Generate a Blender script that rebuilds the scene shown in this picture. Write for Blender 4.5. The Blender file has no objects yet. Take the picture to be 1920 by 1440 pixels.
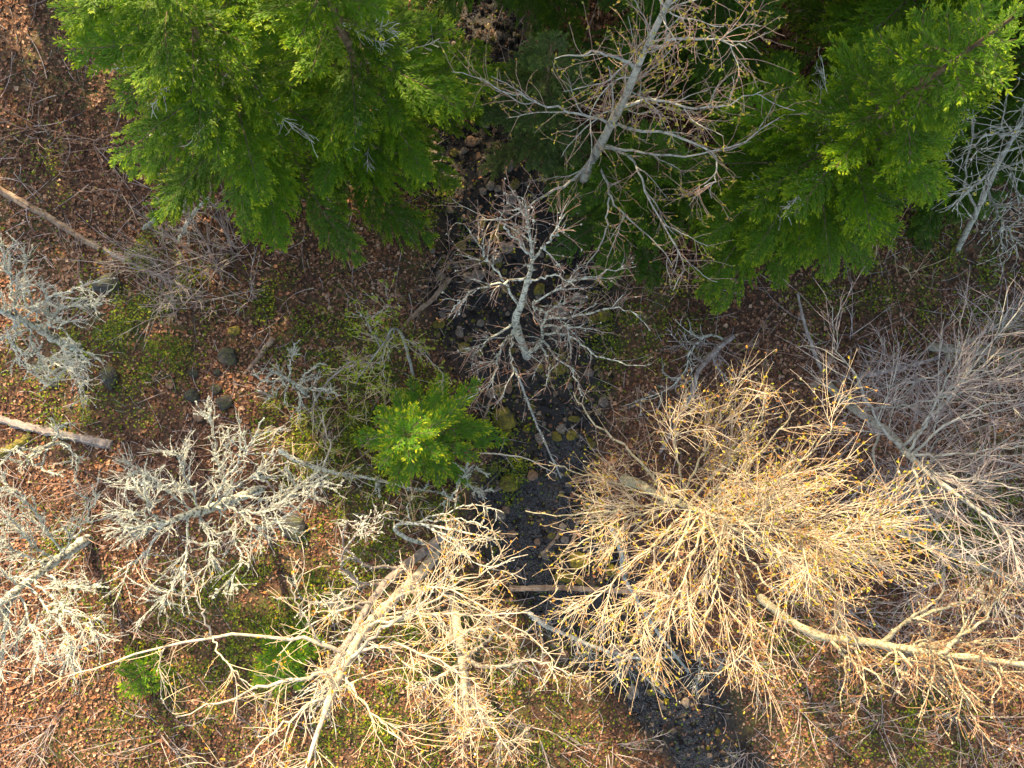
import bpy, math
import numpy as np

# ------------------------------------------------------------------ camera, sky, sun, exposure
scn = bpy.context.scene
COL = scn.collection
CAM_H = 20.0           # metres above the creek
FPX = 1280.0           # focal length in photo pixels (photo is 1920 wide)

cam_d = bpy.data.cameras.new('camera'); cam = bpy.data.objects.new('camera', cam_d); COL.objects.link(cam)
cam.location = (0, 0, CAM_H); cam.rotation_euler = (0, 0, 0)
cam_d.sensor_width = 36.0; cam_d.lens = 36.0 * FPX / 1920.0
cam_d.clip_start = 0.1; cam_d.clip_end = 2000
scn.camera = cam

SUN_DIR = np.array([-0.25, 0.80, 0.58]); SUN_DIR /= np.linalg.norm(SUN_DIR)
world = bpy.data.worlds.new('World'); scn.world = world; world.use_nodes = True
wn = world.node_tree.nodes; wl = world.node_tree.links
bg = wn['Background']; bg.inputs['Strength'].default_value = 0.13
sky = wn.new('ShaderNodeTexSky'); sky.sky_type = 'NISHITA'; sky.sun_disc = False
sky.sun_elevation = math.asin(SUN_DIR[2]); sky.sun_rotation = math.atan2(SUN_DIR[0], SUN_DIR[1])
sky.air_density = 1.0; sky.dust_density = 2.0; sky.ozone_density = 1.0
wl.new(sky.outputs['Color'], bg.inputs['Color'])

sun_d = bpy.data.lights.new('sun', 'SUN'); sun = bpy.data.objects.new('sun', sun_d); COL.objects.link(sun)
sun_d.energy = 3.0; sun_d.angle = math.radians(0.6); sun_d.color = (1.0, 0.83, 0.60)
from mathutils import Vector, Matrix, Euler
sun.rotation_euler = Vector(-SUN_DIR).to_track_quat('-Z', 'Y').to_euler()
sun.location = (0, 0, 40)

vs = scn.view_settings
vs.view_transform = 'Standard'; vs.look = 'None'; vs.exposure = 2.0; vs.gamma = 1.0; vs.use_curve_mapping = False
vs.use_white_balance = True; vs.white_balance_temperature = 8300; vs.white_balance_tint = 8
scn.render.engine = 'CYCLES'
scn.cycles.max_bounces = 6; scn.cycles.diffuse_bounces = 3; scn.cycles.transparent_max_bounces = 8
scn.cycles.use_denoising = True; scn.cycles.denoising_prefilter = 'ACCURATE'; scn.cycles.denoising_input_passes = 'RGB_ALBEDO_NORMAL'
scn.render.filter_size = 1.2

RNG = np.random.default_rng(7)

# ------------------------------------------------------------------ helpers: noise, terrain
def vnoise(x, y, scale, seed, octaves=3):
    out = np.zeros_like(x, dtype=float); amp = 1.0; tot = 0
    r = np.random.default_rng(seed)
    for o in range(octaves):
        for k in range(4):
            a = r.uniform(0, 2*np.pi); ph = r.uniform(0, 6.28, 2); f = scale * (2.0**o) * r.uniform(.7, 1.3)
            u = np.cos(a)*x + np.sin(a)*y; v = -np.sin(a)*x + np.cos(a)*y
            out += amp*np.sin(u*f + ph[0] + 1.3*np.sin(v*f*.8 + ph[1])); tot += amp
        amp *= .5
    return out/tot*1.6

# creek centre line in photo pixels (x, y, half width), measured at ground level
CREEK = np.array([(960,-900,80),(930,-300,70),(905,-60,75),(890,100,80),(885,200,85),(885,280,85),(905,370,95),(935,450,120),
 (960,520,140),(980,580,150),(1000,650,140),(1010,720,120),(1015,790,110),(1025,860,95),(1005,940,105),(1025,1010,115),
 (1080,1100,110),(1150,1180,90),(1215,1260,75),(1290,1360,75),(1380,1500,80),(1600,1900,90)], float)
CX = (CREEK[:,0]-960)/FPX*CAM_H; CY = (720-CREEK[:,1])/FPX*CAM_H; CW = CREEK[:,2]/FPX*CAM_H

def creek_dist(x, y):
    """signed: 0 on the centre line, 1 at the edge of the bed"""
    x = np.asarray(x, float); y = np.asarray(y, float)
    best = np.full(x.shape, 1e9)
    for i in range(len(CX)-1):
        ax, ay, bx, by = CX[i], CY[i], CX[i+1], CY[i+1]
        dx, dy = bx-ax, by-ay
        t = np.clip(((x-ax)*dx+(y-ay)*dy)/(dx*dx+dy*dy), 0, 1)
        d = np.hypot(x-ax-t*dx, y-ay-t*dy)/(CW[i]+(CW[i+1]-CW[i])*t)
        best = np.minimum(best, d)
    return best

def sstep(a, b, v):
    t = np.clip((v-a)/(b-a), 0, 1); return t*t*(3-2*t)

def ground_z(x, y):
    x = np.asarray(x, float); y = np.asarray(y, float)
    d = creek_dist(x, y) + .18*vnoise(x, y, 1.4, 5, 2)
    bank = sstep(.75, 1.6, d)*.5
    away = np.clip(d-1.2, 0, 14)*.07
    n = .10*vnoise(x, y, .55, 1, 3) + .035*vnoise(x, y, 2.6, 2, 3)
    bed = -.12 + .05*vnoise(x, y, 2.0, 3, 3)
    return bed*(1-bank*2) + bank*.9 + away + n*(.25+.75*bank*2) - .15

def W(px, py, z):
    s = (CAM_H - z)/FPX
    return np.array([(px-960)*s, (720-py)*s, z])

def G(px, py, dz=0.0):
    z = 0.0
    for _ in range(4):
        p = W(px, py, z); z = float(ground_z(p[0], p[1])) + dz
    return W(px, py, z)

# ------------------------------------------------------------------ helpers: meshes
def build_mesh(name, V, Q=None, T=None, mats=(), mat_idx=None, col=None, smooth=True):
    me = bpy.data.meshes.new(name)
    V = np.asarray(V, np.float32).reshape(-1, 3)
    Q = np.zeros((0, 4), np.int32) if Q is None else np.asarray(Q, np.int32)
    T = np.zeros((0, 3), np.int32) if T is None else np.asarray(T, np.int32)
    me.vertices.add(len(V)); me.vertices.foreach_set('co', V.ravel())
    nl = Q.size + T.size; npoly = len(Q) + len(T)
    me.loops.add(nl); me.loops.foreach_set('vertex_index', np.concatenate([Q.ravel(), T.ravel()]))
    me.polygons.add(npoly)
    starts = np.concatenate([np.arange(len(Q))*4, Q.size + np.arange(len(T))*3]).astype(np.int32)
    me.polygons.foreach_set('loop_start', starts)
    try:
        tot = np.concatenate([np.full(len(Q), 4), np.full(len(T), 3)]).astype(np.int32)
        me.polygons.foreach_set('loop_total', tot)
    except Exception: pass
    me.polygons.foreach_set('use_smooth', np.full(npoly, smooth, bool))
    for m in mats: me.materials.append(m)
    if mat_idx is not None: me.polygons.foreach_set('material_index', np.asarray(mat_idx, np.int32))
    if col is not None:
        a = me.color_attributes.new('col', 'FLOAT_COLOR', 'POINT')
        c = np.ones((len(V), 4), np.float32); c[:, :3] = col
        a.data.foreach_set('color', c.ravel())
    me.update(calc_edges=True)
    return me

def link(name, me, parent=None, loc=None, **props):
    o = bpy.data.objects.new(name, me); COL.objects.link(o)
    if loc is not None: o.location = loc
    if parent is not None: o.parent = parent
    for k, v in props.items(): o[k] = v
    return o

def thing(name, label, cat, loc, group=None):
    o = link(name, None, None, loc, label=label, category=cat)
    o.empty_display_size = .3
    if group: o['group'] = group
    return o

def norm(v):
    return v/np.maximum(np.linalg.norm(v, axis=-1, keepdims=True), 1e-9)

def tubes(P, R, k, cap=False):
    """P [M,N,3], R [M,N] -> verts, quads"""
    P = np.asarray(P, float); R = np.asarray(R, float)
    M, N, _ = P.shape
    tan = np.empty_like(P)
    tan[:, 1:-1] = P[:, 2:]-P[:, :-2]; tan[:, 0] = P[:, 1]-P[:, 0]; tan[:, -1] = P[:, -1]-P[:, -2]
    tan = norm(tan)
    mean = norm(P[:, -1]-P[:, 0])
    ref = np.where(np.abs(mean[:, 2:3]) > .8, np.array([[1., .13, .07]]), np.array([[.11, .05, 1.]]))
    u = norm(np.cross(tan, ref[:, None, :])); v = np.cross(tan, u)
    a = np.arange(k)*2*np.pi/k
    ring = u[:, :, None, :]*np.cos(a)[None, None, :, None] + v[:, :, None, :]*np.sin(a)[None, None, :, None]
    V = P[:, :, None, :] + ring*R[:, :, None, None]
    idx = np.arange(M*N*k).reshape(M, N, k)
    a0 = idx[:, :-1, :]; a1 = idx[:, 1:, :]
    Q = np.stack([a0, np.roll(a0, -1, 2), np.roll(a1, -1, 2), a1], -1).reshape(-1, 4)
    return V.reshape(-1, 3), Q

def catmull(K, n):
    K = np.asarray(K, float)
    Kp = np.vstack([2*K[0]-K[1], K, 2*K[-1]-K[-2]])
    seg = len(K)-1
    u = np.linspace(0, seg, n); i = np.minimum(u.astype(int), seg-1); t = (u-i)[:, None]
    p0, p1, p2, p3 = Kp[i], Kp[i+1], Kp[i+2], Kp[i+3]
    return .5*((2*p1)+(-p0+p2)*t+(2*p0-5*p1+4*p2-p3)*t*t+(-p0+3*p1-3*p2+p3)*t**3)

def kites(rng, C, L, Wd, D, NRM, fold=.25):
    """folded leaf quads: centre C, length L, width Wd, direction D, normal NRM"""
    n = len(C)
    D = norm(D); S = norm(np.cross(NRM, D)); U = np.cross(D, S)
    L = L[:, None]; Wd = Wd[:, None]
    a = C - D*L*.5
    b = C + S*Wd*.5 + D*L*.08 + U*Wd*fold
    c = C + D*L*.5
    d = C - S*Wd*.5 + D*L*.08 + U*Wd*fold
    V = np.stack([a, b, c, d], 1).reshape(-1, 3)
    i = np.arange(n)*4
    T = np.concatenate([np.stack([i, i+1, i+2], 1), np.stack([i, i+2, i+3], 1)])
    return V, T

def rand_dirs(rng, n, flat=1.0):
    d = rng.normal(size=(n, 3)); d[:, 2] *= flat
    return norm(d)

# ------------------------------------------------------------------ materials
def new_mat(name):
    m = bpy.data.materials.new(name); m.use_nodes = True
    nt = m.node_tree; return m, nt.nodes, nt.links, nt.nodes['Principled BSDF']

def ramp(nodes, stops):
    r = nodes.new('ShaderNodeValToRGB'); e = r.color_ramp.elements
    while len(e) > len(stops): e.remove(e[-1])
    while len(e) < len(stops): e.new(.5)
    for el, (p, c) in zip(e, stops): el.position = p; el.color = (*c, 1)
    return r

def bark(name, stops, scale=9, rough=.85, bump=.6, detail=6, stretch=1.0, distortion=.4):
    m, n, l, p = new_mat(name)
    tc = n.new('ShaderNodeTexCoord'); mp = n.new('ShaderNodeMapping'); mp.inputs['Scale'].default_value = (1, 1, stretch)
    l.new(tc.outputs['Object'], mp.inputs['Vector'])
    t = n.new('ShaderNodeTexNoise'); t.inputs['Scale'].default_value = scale; t.inputs['Detail'].default_value = detail
    t.inputs['Roughness'].default_value = .65; t.inputs['Distortion'].default_value = distortion
    l.new(mp.outputs['Vector'], t.inputs['Vector'])
    r = ramp(n, stops); l.new(t.outputs['Fac'], r.inputs['Fac']); l.new(r.outputs['Color'], p.inputs['Base Color'])
    p.inputs['Roughness'].default_value = rough; p.inputs['Specular IOR Level'].default_value = .25
    if bump:
        b = n.new('ShaderNodeBump'); b.inputs['Strength'].default_value = bump; b.inputs['Distance'].default_value = .03
        l.new(t.outputs['Fac'], b.inputs['Height']); l.new(b.outputs['Normal'], p.inputs['Normal'])
    return m

def attr_leaf(name, rough=.6, transl=.0, gain=(1, 1, 1), noise=0.0, spec=.3):
    """colour from the 'col' vertex attribute, optional translucency"""
    m, n, l, p = new_mat(name)
    a = n.new('ShaderNodeAttribute'); a.attribute_name = 'col'
    mx = n.new('ShaderNodeMix'); mx.data_type = 'RGBA'; mx.blend_type = 'MULTIPLY'; mx.inputs['Factor'].default_value = 1
    mx.inputs['B'].default_value = (*gain, 1); l.new(a.outputs['Color'], mx.inputs['A'])
    out = mx.outputs['Result']
    l.new(out, p.inputs['Base Color']); p.inputs['Roughness'].default_value = rough
    p.inputs['Specular IOR Level'].default_value = spec
    if transl:
        tr = n.new('ShaderNodeBsdfTranslucent'); l.new(out, tr.inputs['Color'])
        ms = n.new('ShaderNodeMixShader'); ms.inputs['Fac'].default_value = transl
        l.new(p.outputs['BSDF'], ms.inputs[1]); l.new(tr.outputs['BSDF'], ms.inputs[2])
        l.new(ms.outputs['Shader'], n['Material Output'].inputs['Surface'])
    return m

def needle_mat(name, dark, mid, tip):
    """col.r = random per spray, col.g = closeness to the shoot tip"""
    m, n, l, p = new_mat(name)
    a = n.new('ShaderNodeAttribute'); a.attribute_name = 'col'
    sp = n.new('ShaderNodeSeparateColor'); l.new(a.outputs['Color'], sp.inputs['Color'])
    oi = n.new('ShaderNodeObjectInfo')
    ad = n.new('ShaderNodeMath'); ad.operation = 'MULTIPLY_ADD'; ad.inputs[1].default_value = .45
    l.new(oi.outputs['Random'], ad.inputs[0])
    ml = n.new('ShaderNodeMath'); ml.operation = 'MULTIPLY'; ml.inputs[1].default_value = .6
    l.new(sp.outputs['Red'], ml.inputs[0]); l.new(ml.outputs[0], ad.inputs[2])
    m1 = n.new('ShaderNodeMix'); m1.data_type = 'RGBA'; m1.inputs['A'].default_value = (*dark, 1); m1.inputs['B'].default_value = (*mid, 1)
    l.new(ad.outputs[0], m1.inputs['Factor'])
    m2 = n.new('ShaderNodeMix'); m2.data_type = 'RGBA'; m2.inputs['B'].default_value = (*tip, 1)
    l.new(sp.outputs['Green'], m2.inputs['Factor']); l.new(m1.outputs['Result'], m2.inputs['A'])
    l.new(m2.outputs['Result'], p.inputs['Base Color']); p.inputs['Roughness'].default_value = .5
    p.inputs['Specular IOR Level'].default_value = .35
    tr = n.new('ShaderNodeBsdfTranslucent'); l.new(m2.outputs['Result'], tr.inputs['Color'])
    ms = n.new('ShaderNodeMixShader'); ms.inputs['Fac'].default_value = .45
    l.new(p.outputs['BSDF'], ms.inputs[1]); l.new(tr.outputs['BSDF'], ms.inputs[2])
    l.new(ms.outputs['Shader'], n['Material Output'].inputs['Surface'])
    return m

M_ALDER = bark('alder_bark', [(.32, (.10, .095, .085)), (.45, (.27, .27, .24)), (.58, (.42, .43, .39)), (.7, (.16, .15, .13))], 7, bump=.5)
M_PALE = bark('pale_birch_bark', [(.3, (.17, .14, .11)), (.45, (.42, .36, .28)), (.62, (.58, .51, .41)), (.75, (.33, .28, .22))], 6)
M_LICHENBARK = bark('lichen_crusted_bark', [(.40, (.10, .085, .07)), (.48, (.38, .41, .36)), (.6, (.64, .67, .60)), (.72, (.30, .31, .27))], 10, bump=1.0)
M_TANLICHEN = bark('tan_lichen_bark', [(.34, (.15, .12, .07)), (.46, (.42, .37, .24)), (.62, (.60, .56, .42)), (.75, (.36, .31, .20))], 16, bump=1.0)
M_TWIG_GOLD = bark('cream_twig', [(.3, (.38, .25, .14)), (.45, (.56, .44, .29)), (.7, (.70, .60, .44))], 3, bump=0)
M_TWIG_ORANGE = bark('orange_brown_twig', [(.34, (.33, .19, .11)), (.48, (.50, .385, .265)), (.64, (.66, .58, .46))], 1.6, bump=0)
M_TWIG_RUST = bark('rusty_twig', [(.34, (.24, .11, .06)), (.5, (.40, .225, .13)), (.66, (.54, .40, .28))], 2.0, bump=0)
M_TWIG_PINK = bark('pinkish_twig', [(.3, (.20, .11, .09)), (.5, (.36, .24, .19)), (.7, (.44, .35, .30))], 3, bump=0)
M_TWIG_GREY = bark('purple_grey_twig', [(.34, (.15, .115, .11)), (.5, (.33, .28, .275)), (.66, (.52, .47, .45))], 3, bump=0)
M_TWIG_PALE = bark('pale_lichen_twig', [(.36, (.18, .16, .135)), (.5, (.48, .48, .43)), (.66, (.66, .68, .61))], 4, bump=0)
M_DEADWOOD = bark('weathered_log_wood', [(.3, (.08, .05, .035)), (.45, (.22, .15, .105)), (.6, (.33, .245, .18)), (.75, (.20, .15, .115))], 4, stretch=1, bump=.8)
M_GREYLOG = bark('grey_log_wood', [(.3, (.11, .09, .085)), (.5, (.25, .215, .20)), (.7, (.36, .32, .30))], 5, bump=.8)
M_FIRBARK = bark('fir_bark', [(.3, (.05, .035, .02)), (.5, (.13, .09, .055)), (.7, (.24, .19, .13))], 8, bump=1.0)
M_LICHEN = attr_leaf('lichen_flakes', .9, .15)
M_BUD = attr_leaf('opening_buds', .55, .3)
M_GREENLEAF = attr_leaf('small_green_leaves', .5, .35)
M_LITTER = attr_leaf('dead_leaves', .65, .08)
M_NEEDLE = needle_mat('fir_needles', (.038, .12, .006), (.14, .32, .010), (.42, .54, .02))
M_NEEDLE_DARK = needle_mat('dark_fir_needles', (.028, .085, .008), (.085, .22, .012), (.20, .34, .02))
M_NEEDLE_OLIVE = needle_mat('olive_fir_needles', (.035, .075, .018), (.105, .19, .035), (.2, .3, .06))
M_NEEDLE_YOUNG = needle_mat('young_fir_needles', (.05, .17, .012), (.13, .34, .018), (.55, .58, .02))

# ------------------------------------------------------------------ terrain
PATCH = [  # green patches: photo x, y, radius (px), strength
 (250,610,85,1.0),(300,660,70,.8),(180,640,60,.8),(230,740,60,.5),(130,760,70,.5),(60,680,60,.4),(180,1130,70,.35),(430,1110,90,.6),(350,1140,80,.4),
 (660,790,110,1.0),(600,830,80,.9),(720,740,80,.9),(540,790,60,.7),(700,870,80,.8),(640,640,80,.6),(720,660,70,.8),(560,640,60,.6),(510,560,50,.5),(600,700,60,.5),
 (690,960,70,.6),(760,930,60,.7),(820,960,70,.5),(660,1040,60,.6),(560,1050,60,.4),(720,1060,70,.6),(530,1190,90,.9),(470,1230,80,.8),(620,1110,70,.7),(800,1200,120,.6),(900,1230,80,.5),
 (1130,620,45,.7),(1150,650,50,.7),(1180,600,40,.6),(1120,700,40,.5),(1210,640,50,.5),(1250,560,50,.5),(1290,620,50,.3),(1130,560,40,.4),
 (1780,470,80,.4),(1830,500,80,.4),(1700,560,70,.4),(1640,540,70,.4),(1850,620,80,.4),(1540,560,60,.5),
 (1790,990,75,.9),(1850,1020,80,.7),(1760,960,60,.7),(1900,960,60,.5),(1880,1080,60,.4),(1480,1220,40,.5),(1460,1180,50,.3),
 (80,270,40,.4),(90,340,40,.3),(420,170,60,.3),(280,480,60,.5),(330,540,60,.5),(110,1010,60,.4),(350,1290,150,.4),(1000,1350,150,.4),(1700,1380,150,.4),(700,1380,150,.6),
 (945,790,38,.8),(960,905,38,1.0),(970,870,34,.8),(930,880,30,.7),(1120,955,26,.8),(1050,690,26,.7),(830,420,40,.8),(840,370,30,.6)]
PATCH = np.array([(*G(a, b)[:2], c/FPX*CAM_H, s) for a, b, c, s in PATCH])

def patch_mask(x, y):
    m = np.zeros_like(x)
    for X, Y, r, s in PATCH:
        m = np.maximum(m, s*np.exp(-((x-X)**2+(y-Y)**2)/(r*r)*1.1))
    return m

def terrain():
    core_x = np.linspace(-24, 24, 321); core_y = np.linspace(-19, 19, 255)
    ext = np.array([30, 45, 80, 150, 320.])
    xs = np.concatenate([-ext[::-1], core_x, ext]); ys = np.concatenate([-ext[::-1], core_y, ext])
    X, Y = np.meshgrid(xs, ys); Z = ground_z(X, Y)
    V = np.stack([X, Y, Z], -1).reshape(-1, 3)
    ny, nx = X.shape; i = np.arange(nx*ny).reshape(ny, nx)
    Q = np.stack([i[:-1, :-1], i[:-1, 1:], i[1:, 1:], i[1:, :-1]], -1).reshape(-1, 4)
    d = creek_dist(X, Y) + .22*vnoise(X, Y, 1.4, 5, 3)
    wet = 1-sstep(.8, 1.35, d)
    mossy = np.maximum(.6*sstep(.25, .9, vnoise(X, Y, .5, 21, 3)+.2), np.clip(patch_mask(X, Y)*1.3, 0, 1))
    col = np.stack([wet, mossy, np.zeros_like(wet)], -1).reshape(-1, 3)
    m, n, l, p = new_mat('forest_soil')
    a = n.new('ShaderNodeAttribute'); a.attribute_name = 'col'
    sp = n.new('ShaderNodeSeparateColor'); l.new(a.outputs['Color'], sp.inputs['Color'])
    tc = n.new('ShaderNodeTexCoord')
    t1 = n.new('ShaderNodeTexNoise'); t1.inputs['Scale'].default_value = 7; t1.inputs['Detail'].default_value = 9; t1.inputs['Roughness'].default_value = .75
    l.new(tc.outputs['Object'], t1.inputs['Vector'])
    soil = ramp(n, [(.3, (.02, .011, .007)), (.45, (.06, .031, .019)), (.58, (.13, .068, .04)), (.72, (.22, .125, .075))])
    l.new(t1.outputs['Fac'], soil.inputs['Fac'])
    t2 = n.new('ShaderNodeTexNoise'); t2.inputs['Scale'].default_value = 2.2; t2.inputs['Detail'].default_value = 6
    l.new(tc.outputs['Object'], t2.inputs['Vector'])
    moss = ramp(n, [(.35, (.03, .045, .01)), (.6, (.085, .11, .018)), (.75, (.13, .14, .03))]); l.new(t1.outputs['Fac'], moss.inputs['Fac'])
    mm = n.new('ShaderNodeMath'); mm.operation = 'MULTIPLY'; l.new(sp.outputs['Green'], mm.inputs[0])
    mr = n.new('ShaderNodeMapRange'); mr.inputs['From Min'].default_value = .38; mr.inputs['From Max'].default_value = .56
    l.new(t2.outputs['Fac'], mr.inputs['Value']); l.new(mr.outputs['Result'], mm.inputs[1])
    mx = n.new('ShaderNodeMix'); mx.data_type = 'RGBA'
    l.new(mm.outputs[0], mx.inputs['Factor']); l.new(soil.outputs['Color'], mx.inputs['A']); l.new(moss.outputs['Color'], mx.inputs['B'])
    vo = n.new('ShaderNodeTexVoronoi'); vo.inputs['Scale'].default_value = 13; l.new(tc.outputs['Object'], vo.inputs['Vector'])
    bed = ramp(n, [(.0, (.024, .018, .015)), (.35, (.011, .009, .008)), (.6, (.005, .004, .004))]); l.new(vo.outputs['Distance'], bed.inputs['Fac'])
    mx2 = n.new('ShaderNodeMix'); mx2.data_type = 'RGBA'
    l.new(sp.outputs['Red'], mx2.inputs['Factor']); l.new(mx.outputs['Result'], mx2.inputs['A']); l.new(bed.outputs['Color'], mx2.inputs['B'])
    l.new(mx2.outputs['Result'], p.inputs['Base Color'])
    rr = n.new('ShaderNodeMapRange'); rr.inputs['To Min'].default_value = .9; rr.inputs['To Max'].default_value = .6
    l.new(sp.outputs['Red'], rr.inputs['Value']); l.new(rr.outputs['Result'], p.inputs['Roughness'])
    b = n.new('ShaderNodeBump'); b.inputs['Strength'].default_value = .9; b.inputs['Distance'].default_value = .06
    l.new(t1.outputs['Fac'], b.inputs['Height']); l.new(b.outputs['Normal'], p.inputs['Normal'])
    link('ground', build_mesh('ground', V, Q, None, [m], None, col), kind='structure')

terrain()

def water():
    # shallow trickle between the stones of the lower creek: a sheet following the bed
    xs = np.linspace(-4, 9, 260); ys = np.linspace(-14, 12, 420)
    X, Y = np.meshgrid(xs, ys)
    gz = ground_z(X, Y)
    lvl = -.315 + .012*np.sin(X*1.1+Y*.7)+.01*sstep(-1, 8, Y) + .072*sstep(-.3,-2.4,Y) + .006*np.exp(-((X-.8)**2/3.5+(Y+4.2)**2/3.5))
    inside = (creek_dist(X, Y) < 1.0) & (lvl > gz - .012)
    i = np.arange(X.size).reshape(X.shape)
    Q = np.stack([i[:-1, :-1], i[:-1, 1:], i[1:, 1:], i[1:, :-1]], -1).reshape(-1, 4)
    f = inside.reshape(-1); keep = f[Q].sum(1) >= 3; Q = Q[keep]
    V = np.stack([X, Y, np.maximum(lvl, lvl)], -1).reshape(-1, 3)
    used = np.unique(Q); remap = np.full(len(V), -1); remap[used] = np.arange(len(used))
    m, n, l, p = new_mat('creek_water')
    p.inputs['Base Color'].default_value = (.014, .014, .022, 1); p.inputs['Roughness'].default_value = .04
    p.inputs['IOR'].default_value = 1.6; p.inputs['Transmission Weight'].default_value = .6; p.inputs['Specular IOR Level'].default_value = 1.0
    tc = n.new('ShaderNodeTexCoord'); t = n.new('ShaderNodeTexNoise'); t.inputs['Scale'].default_value = 5; t.inputs['Detail'].default_value = 6
    l.new(tc.outputs['Object'], t.inputs['Vector'])
    b = n.new('ShaderNodeBump'); b.inputs['Strength'].default_value = 1.0; b.inputs['Distance'].default_value = .35
    l.new(t.outputs['Fac'], b.inputs['Height']); l.new(b.outputs['Normal'], p.inputs['Normal'])
    link('water', build_mesh('water', V[used], remap[Q], None, [m]), kind='structure')
water()

# ------------------------------------------------------------------ leaf litter, ground cover, gravel
def litter():
    rng = np.random.default_rng(11)
    n = 470000
    x = rng.uniform(-18, 18, n); y = rng.uniform(-14, 14, n)
    d = creek_dist(x, y) + .2*vnoise(x, y, 1.4, 5, 2)
    clump = vnoise(x, y, .8, 31, 3)
    keep = rng.random(n) < np.clip(.07+.93*sstep(.85, 1.5, d), 0, 1)*np.clip(.72+.35*clump, .15, 1)*(1-.75*patch_mask(x, y))
    x, y, clump = x[keep], y[keep], clump[keep]; n = len(x)
    z = ground_z(x, y) + rng.uniform(.005, .05, n)
    fresh = np.array([(.32, .16, .092), (.43, .245, .155), (.29, .115, .05), (.54, .36, .25), (.20, .09, .054)])
    old = np.array([(.165, .073, .043), (.095, .041, .026), (.22, .102, .06), (.05, .026, .018), (.28, .14, .088)])
    drift = sstep(-.5, .5, vnoise(x, y, .7, 77, 3)+.45*vnoise(x, y, 2.3, 78, 2))
    isf = rng.random(n) < .18+.62*drift
    c = np.where(isf[:, None], fresh[rng.choice(5, n, p=[.34, .24, .16, .06, .20])], old[rng.choice(5, n, p=[.3, .25, .22, .13, .10])])*rng.uniform(.75, 1.2, (n, 1))
    C = np.stack([x, y, z], 1)
    L = .035+rng.gamma(2.2, .022, n).clip(0, .13); Wd = L*rng.uniform(.35, 1.0, n)
    D = rand_dirs(rng, n, .3); N = norm(np.array([0, 0, 1.]) + rng.normal(size=(n, 3))*.5)
    V, T = kites(rng, C, L, Wd, D, N, .22)
    link('leaf_litter', build_mesh('leaf_litter', V, None, T, [M_LITTER], None, np.repeat(c, 4, 0), False),
         kind='stuff', label='brown dead leaves carpeting the forest floor', category='leaf litter')
litter()

def ground_cover():
    rng = np.random.default_rng(12)
    n = 700000
    x = rng.uniform(-17, 17, n); y = rng.uniform(-13, 13, n)
    pm = patch_mask(x, y)
    fine = vnoise(x, y, 3.2, 41, 2)
    keep = rng.random(n) < np.clip(pm*1.0*np.clip(.5+.9*fine, 0, 1.4) + .006 + .03*np.clip(fine-.55, 0, 1), 0, 1)
    x, y, pm = x[keep], y[keep], pm[keep]; n = len(x)
    z = ground_z(x, y) + rng.uniform(.06, .10+.30*pm, n)
    pal = np.array([(.15, .22, .012), (.08, .14, .012), (.23, .27, .018), (.05, .085, .010), (.34, .34, .025)])
    c = pal[rng.choice(5, n, p=[.3, .26, .2, .16, .08])]*rng.uniform(.7, 1.3, (n, 1))
    L = rng.uniform(.045, .10, n); Wd = L*rng.uniform(.5, .8, n)
    D = rand_dirs(rng, n, .3); N = norm(np.array([0, 0, 1.]) + rng.normal(size=(n, 3))*.4)
    V, T = kites(rng, np.stack([x, y, z], 1), L, Wd, D, N, .18)
    link('ground_cover', build_mesh('ground_cover', V, None, T, [M_GREENLEAF], None, np.repeat(c, 4, 0), False),
         kind='stuff', label='low green leafy plants spreading in patches over the leaf litter', category='ground cover')
ground_cover()

def ico(sub):
    import bmesh
    bm = bmesh.new(); bmesh.ops.create_icosphere(bm, subdivisions=sub, radius=1)
    V = np.array([v.co[:] for v in bm.verts]); T = np.array([[v.index for v in f.verts] for f in bm.faces]); bm.free()
    return V, T

def stone_mat(name, c1, c2, c3, moss=0.0, mcol=((.045, .045, .008), (.24, .19, .015))):
    m, n, l, p = new_mat(name)
    tc = n.new('ShaderNodeTexCoord'); t = n.new('ShaderNodeTexNoise'); t.inputs['Scale'].default_value = 2.6; t.inputs['Detail'].default_value = 8
    t.inputs['Roughness'].default_value = .7
    l.new(tc.outputs['Object'], t.inputs['Vector'])
    r = ramp(n, [(.36, c1), (.5, c2), (.64, c3)]); l.new(t.outputs['Fac'], r.inputs['Fac'])
    out = r.outputs['Color']
    if moss:
        ge = n.new('ShaderNodeNewGeometry'); sx = n.new('ShaderNodeSeparateXYZ'); l.new(ge.outputs['Normal'], sx.inputs['Vector'])
        t2 = n.new('ShaderNodeTexNoise'); t2.inputs['Scale'].default_value = 1.3; t2.inputs['Detail'].default_value = 7; l.new(tc.outputs['Object'], t2.inputs['Vector'])
        ad = n.new('ShaderNodeMath'); ad.operation = 'MULTIPLY_ADD'; ad.inputs[1].default_value = .35; l.new(sx.outputs['Z'], ad.inputs[0]); l.new(t2.outputs['Fac'], ad.inputs[2])
        mr = n.new('ShaderNodeMapRange'); mr.inputs['From Min'].default_value = .85-moss*.4; mr.inputs['From Max'].default_value = .98-moss*.4
        l.new(ad.outputs[0], mr.inputs['Value'])
        mr2 = ramp(n, [(.38, mcol[0]), (.62, mcol[1])]); l.new(t.outputs['Fac'], mr2.inputs['Fac'])
        mx = n.new('ShaderNodeMix'); mx.data_type = 'RGBA'; l.new(mr.outputs['Result'], mx.inputs['Factor'])
        l.new(out, mx.inputs['A']); l.new(mr2.outputs['Color'], mx.inputs['B']); out = mx.outputs['Result']
    l.new(out, p.inputs['Base Color']); p.inputs['Roughness'].default_value = .7
    b = n.new('ShaderNodeBump'); b.inputs['Strength'].default_value = .7; b.inputs['Distance'].default_value = .15
    l.new(t.outputs['Fac'], b.inputs['Height']); l.new(b.outputs['Normal'], p.inputs['Normal'])
    return m

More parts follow.
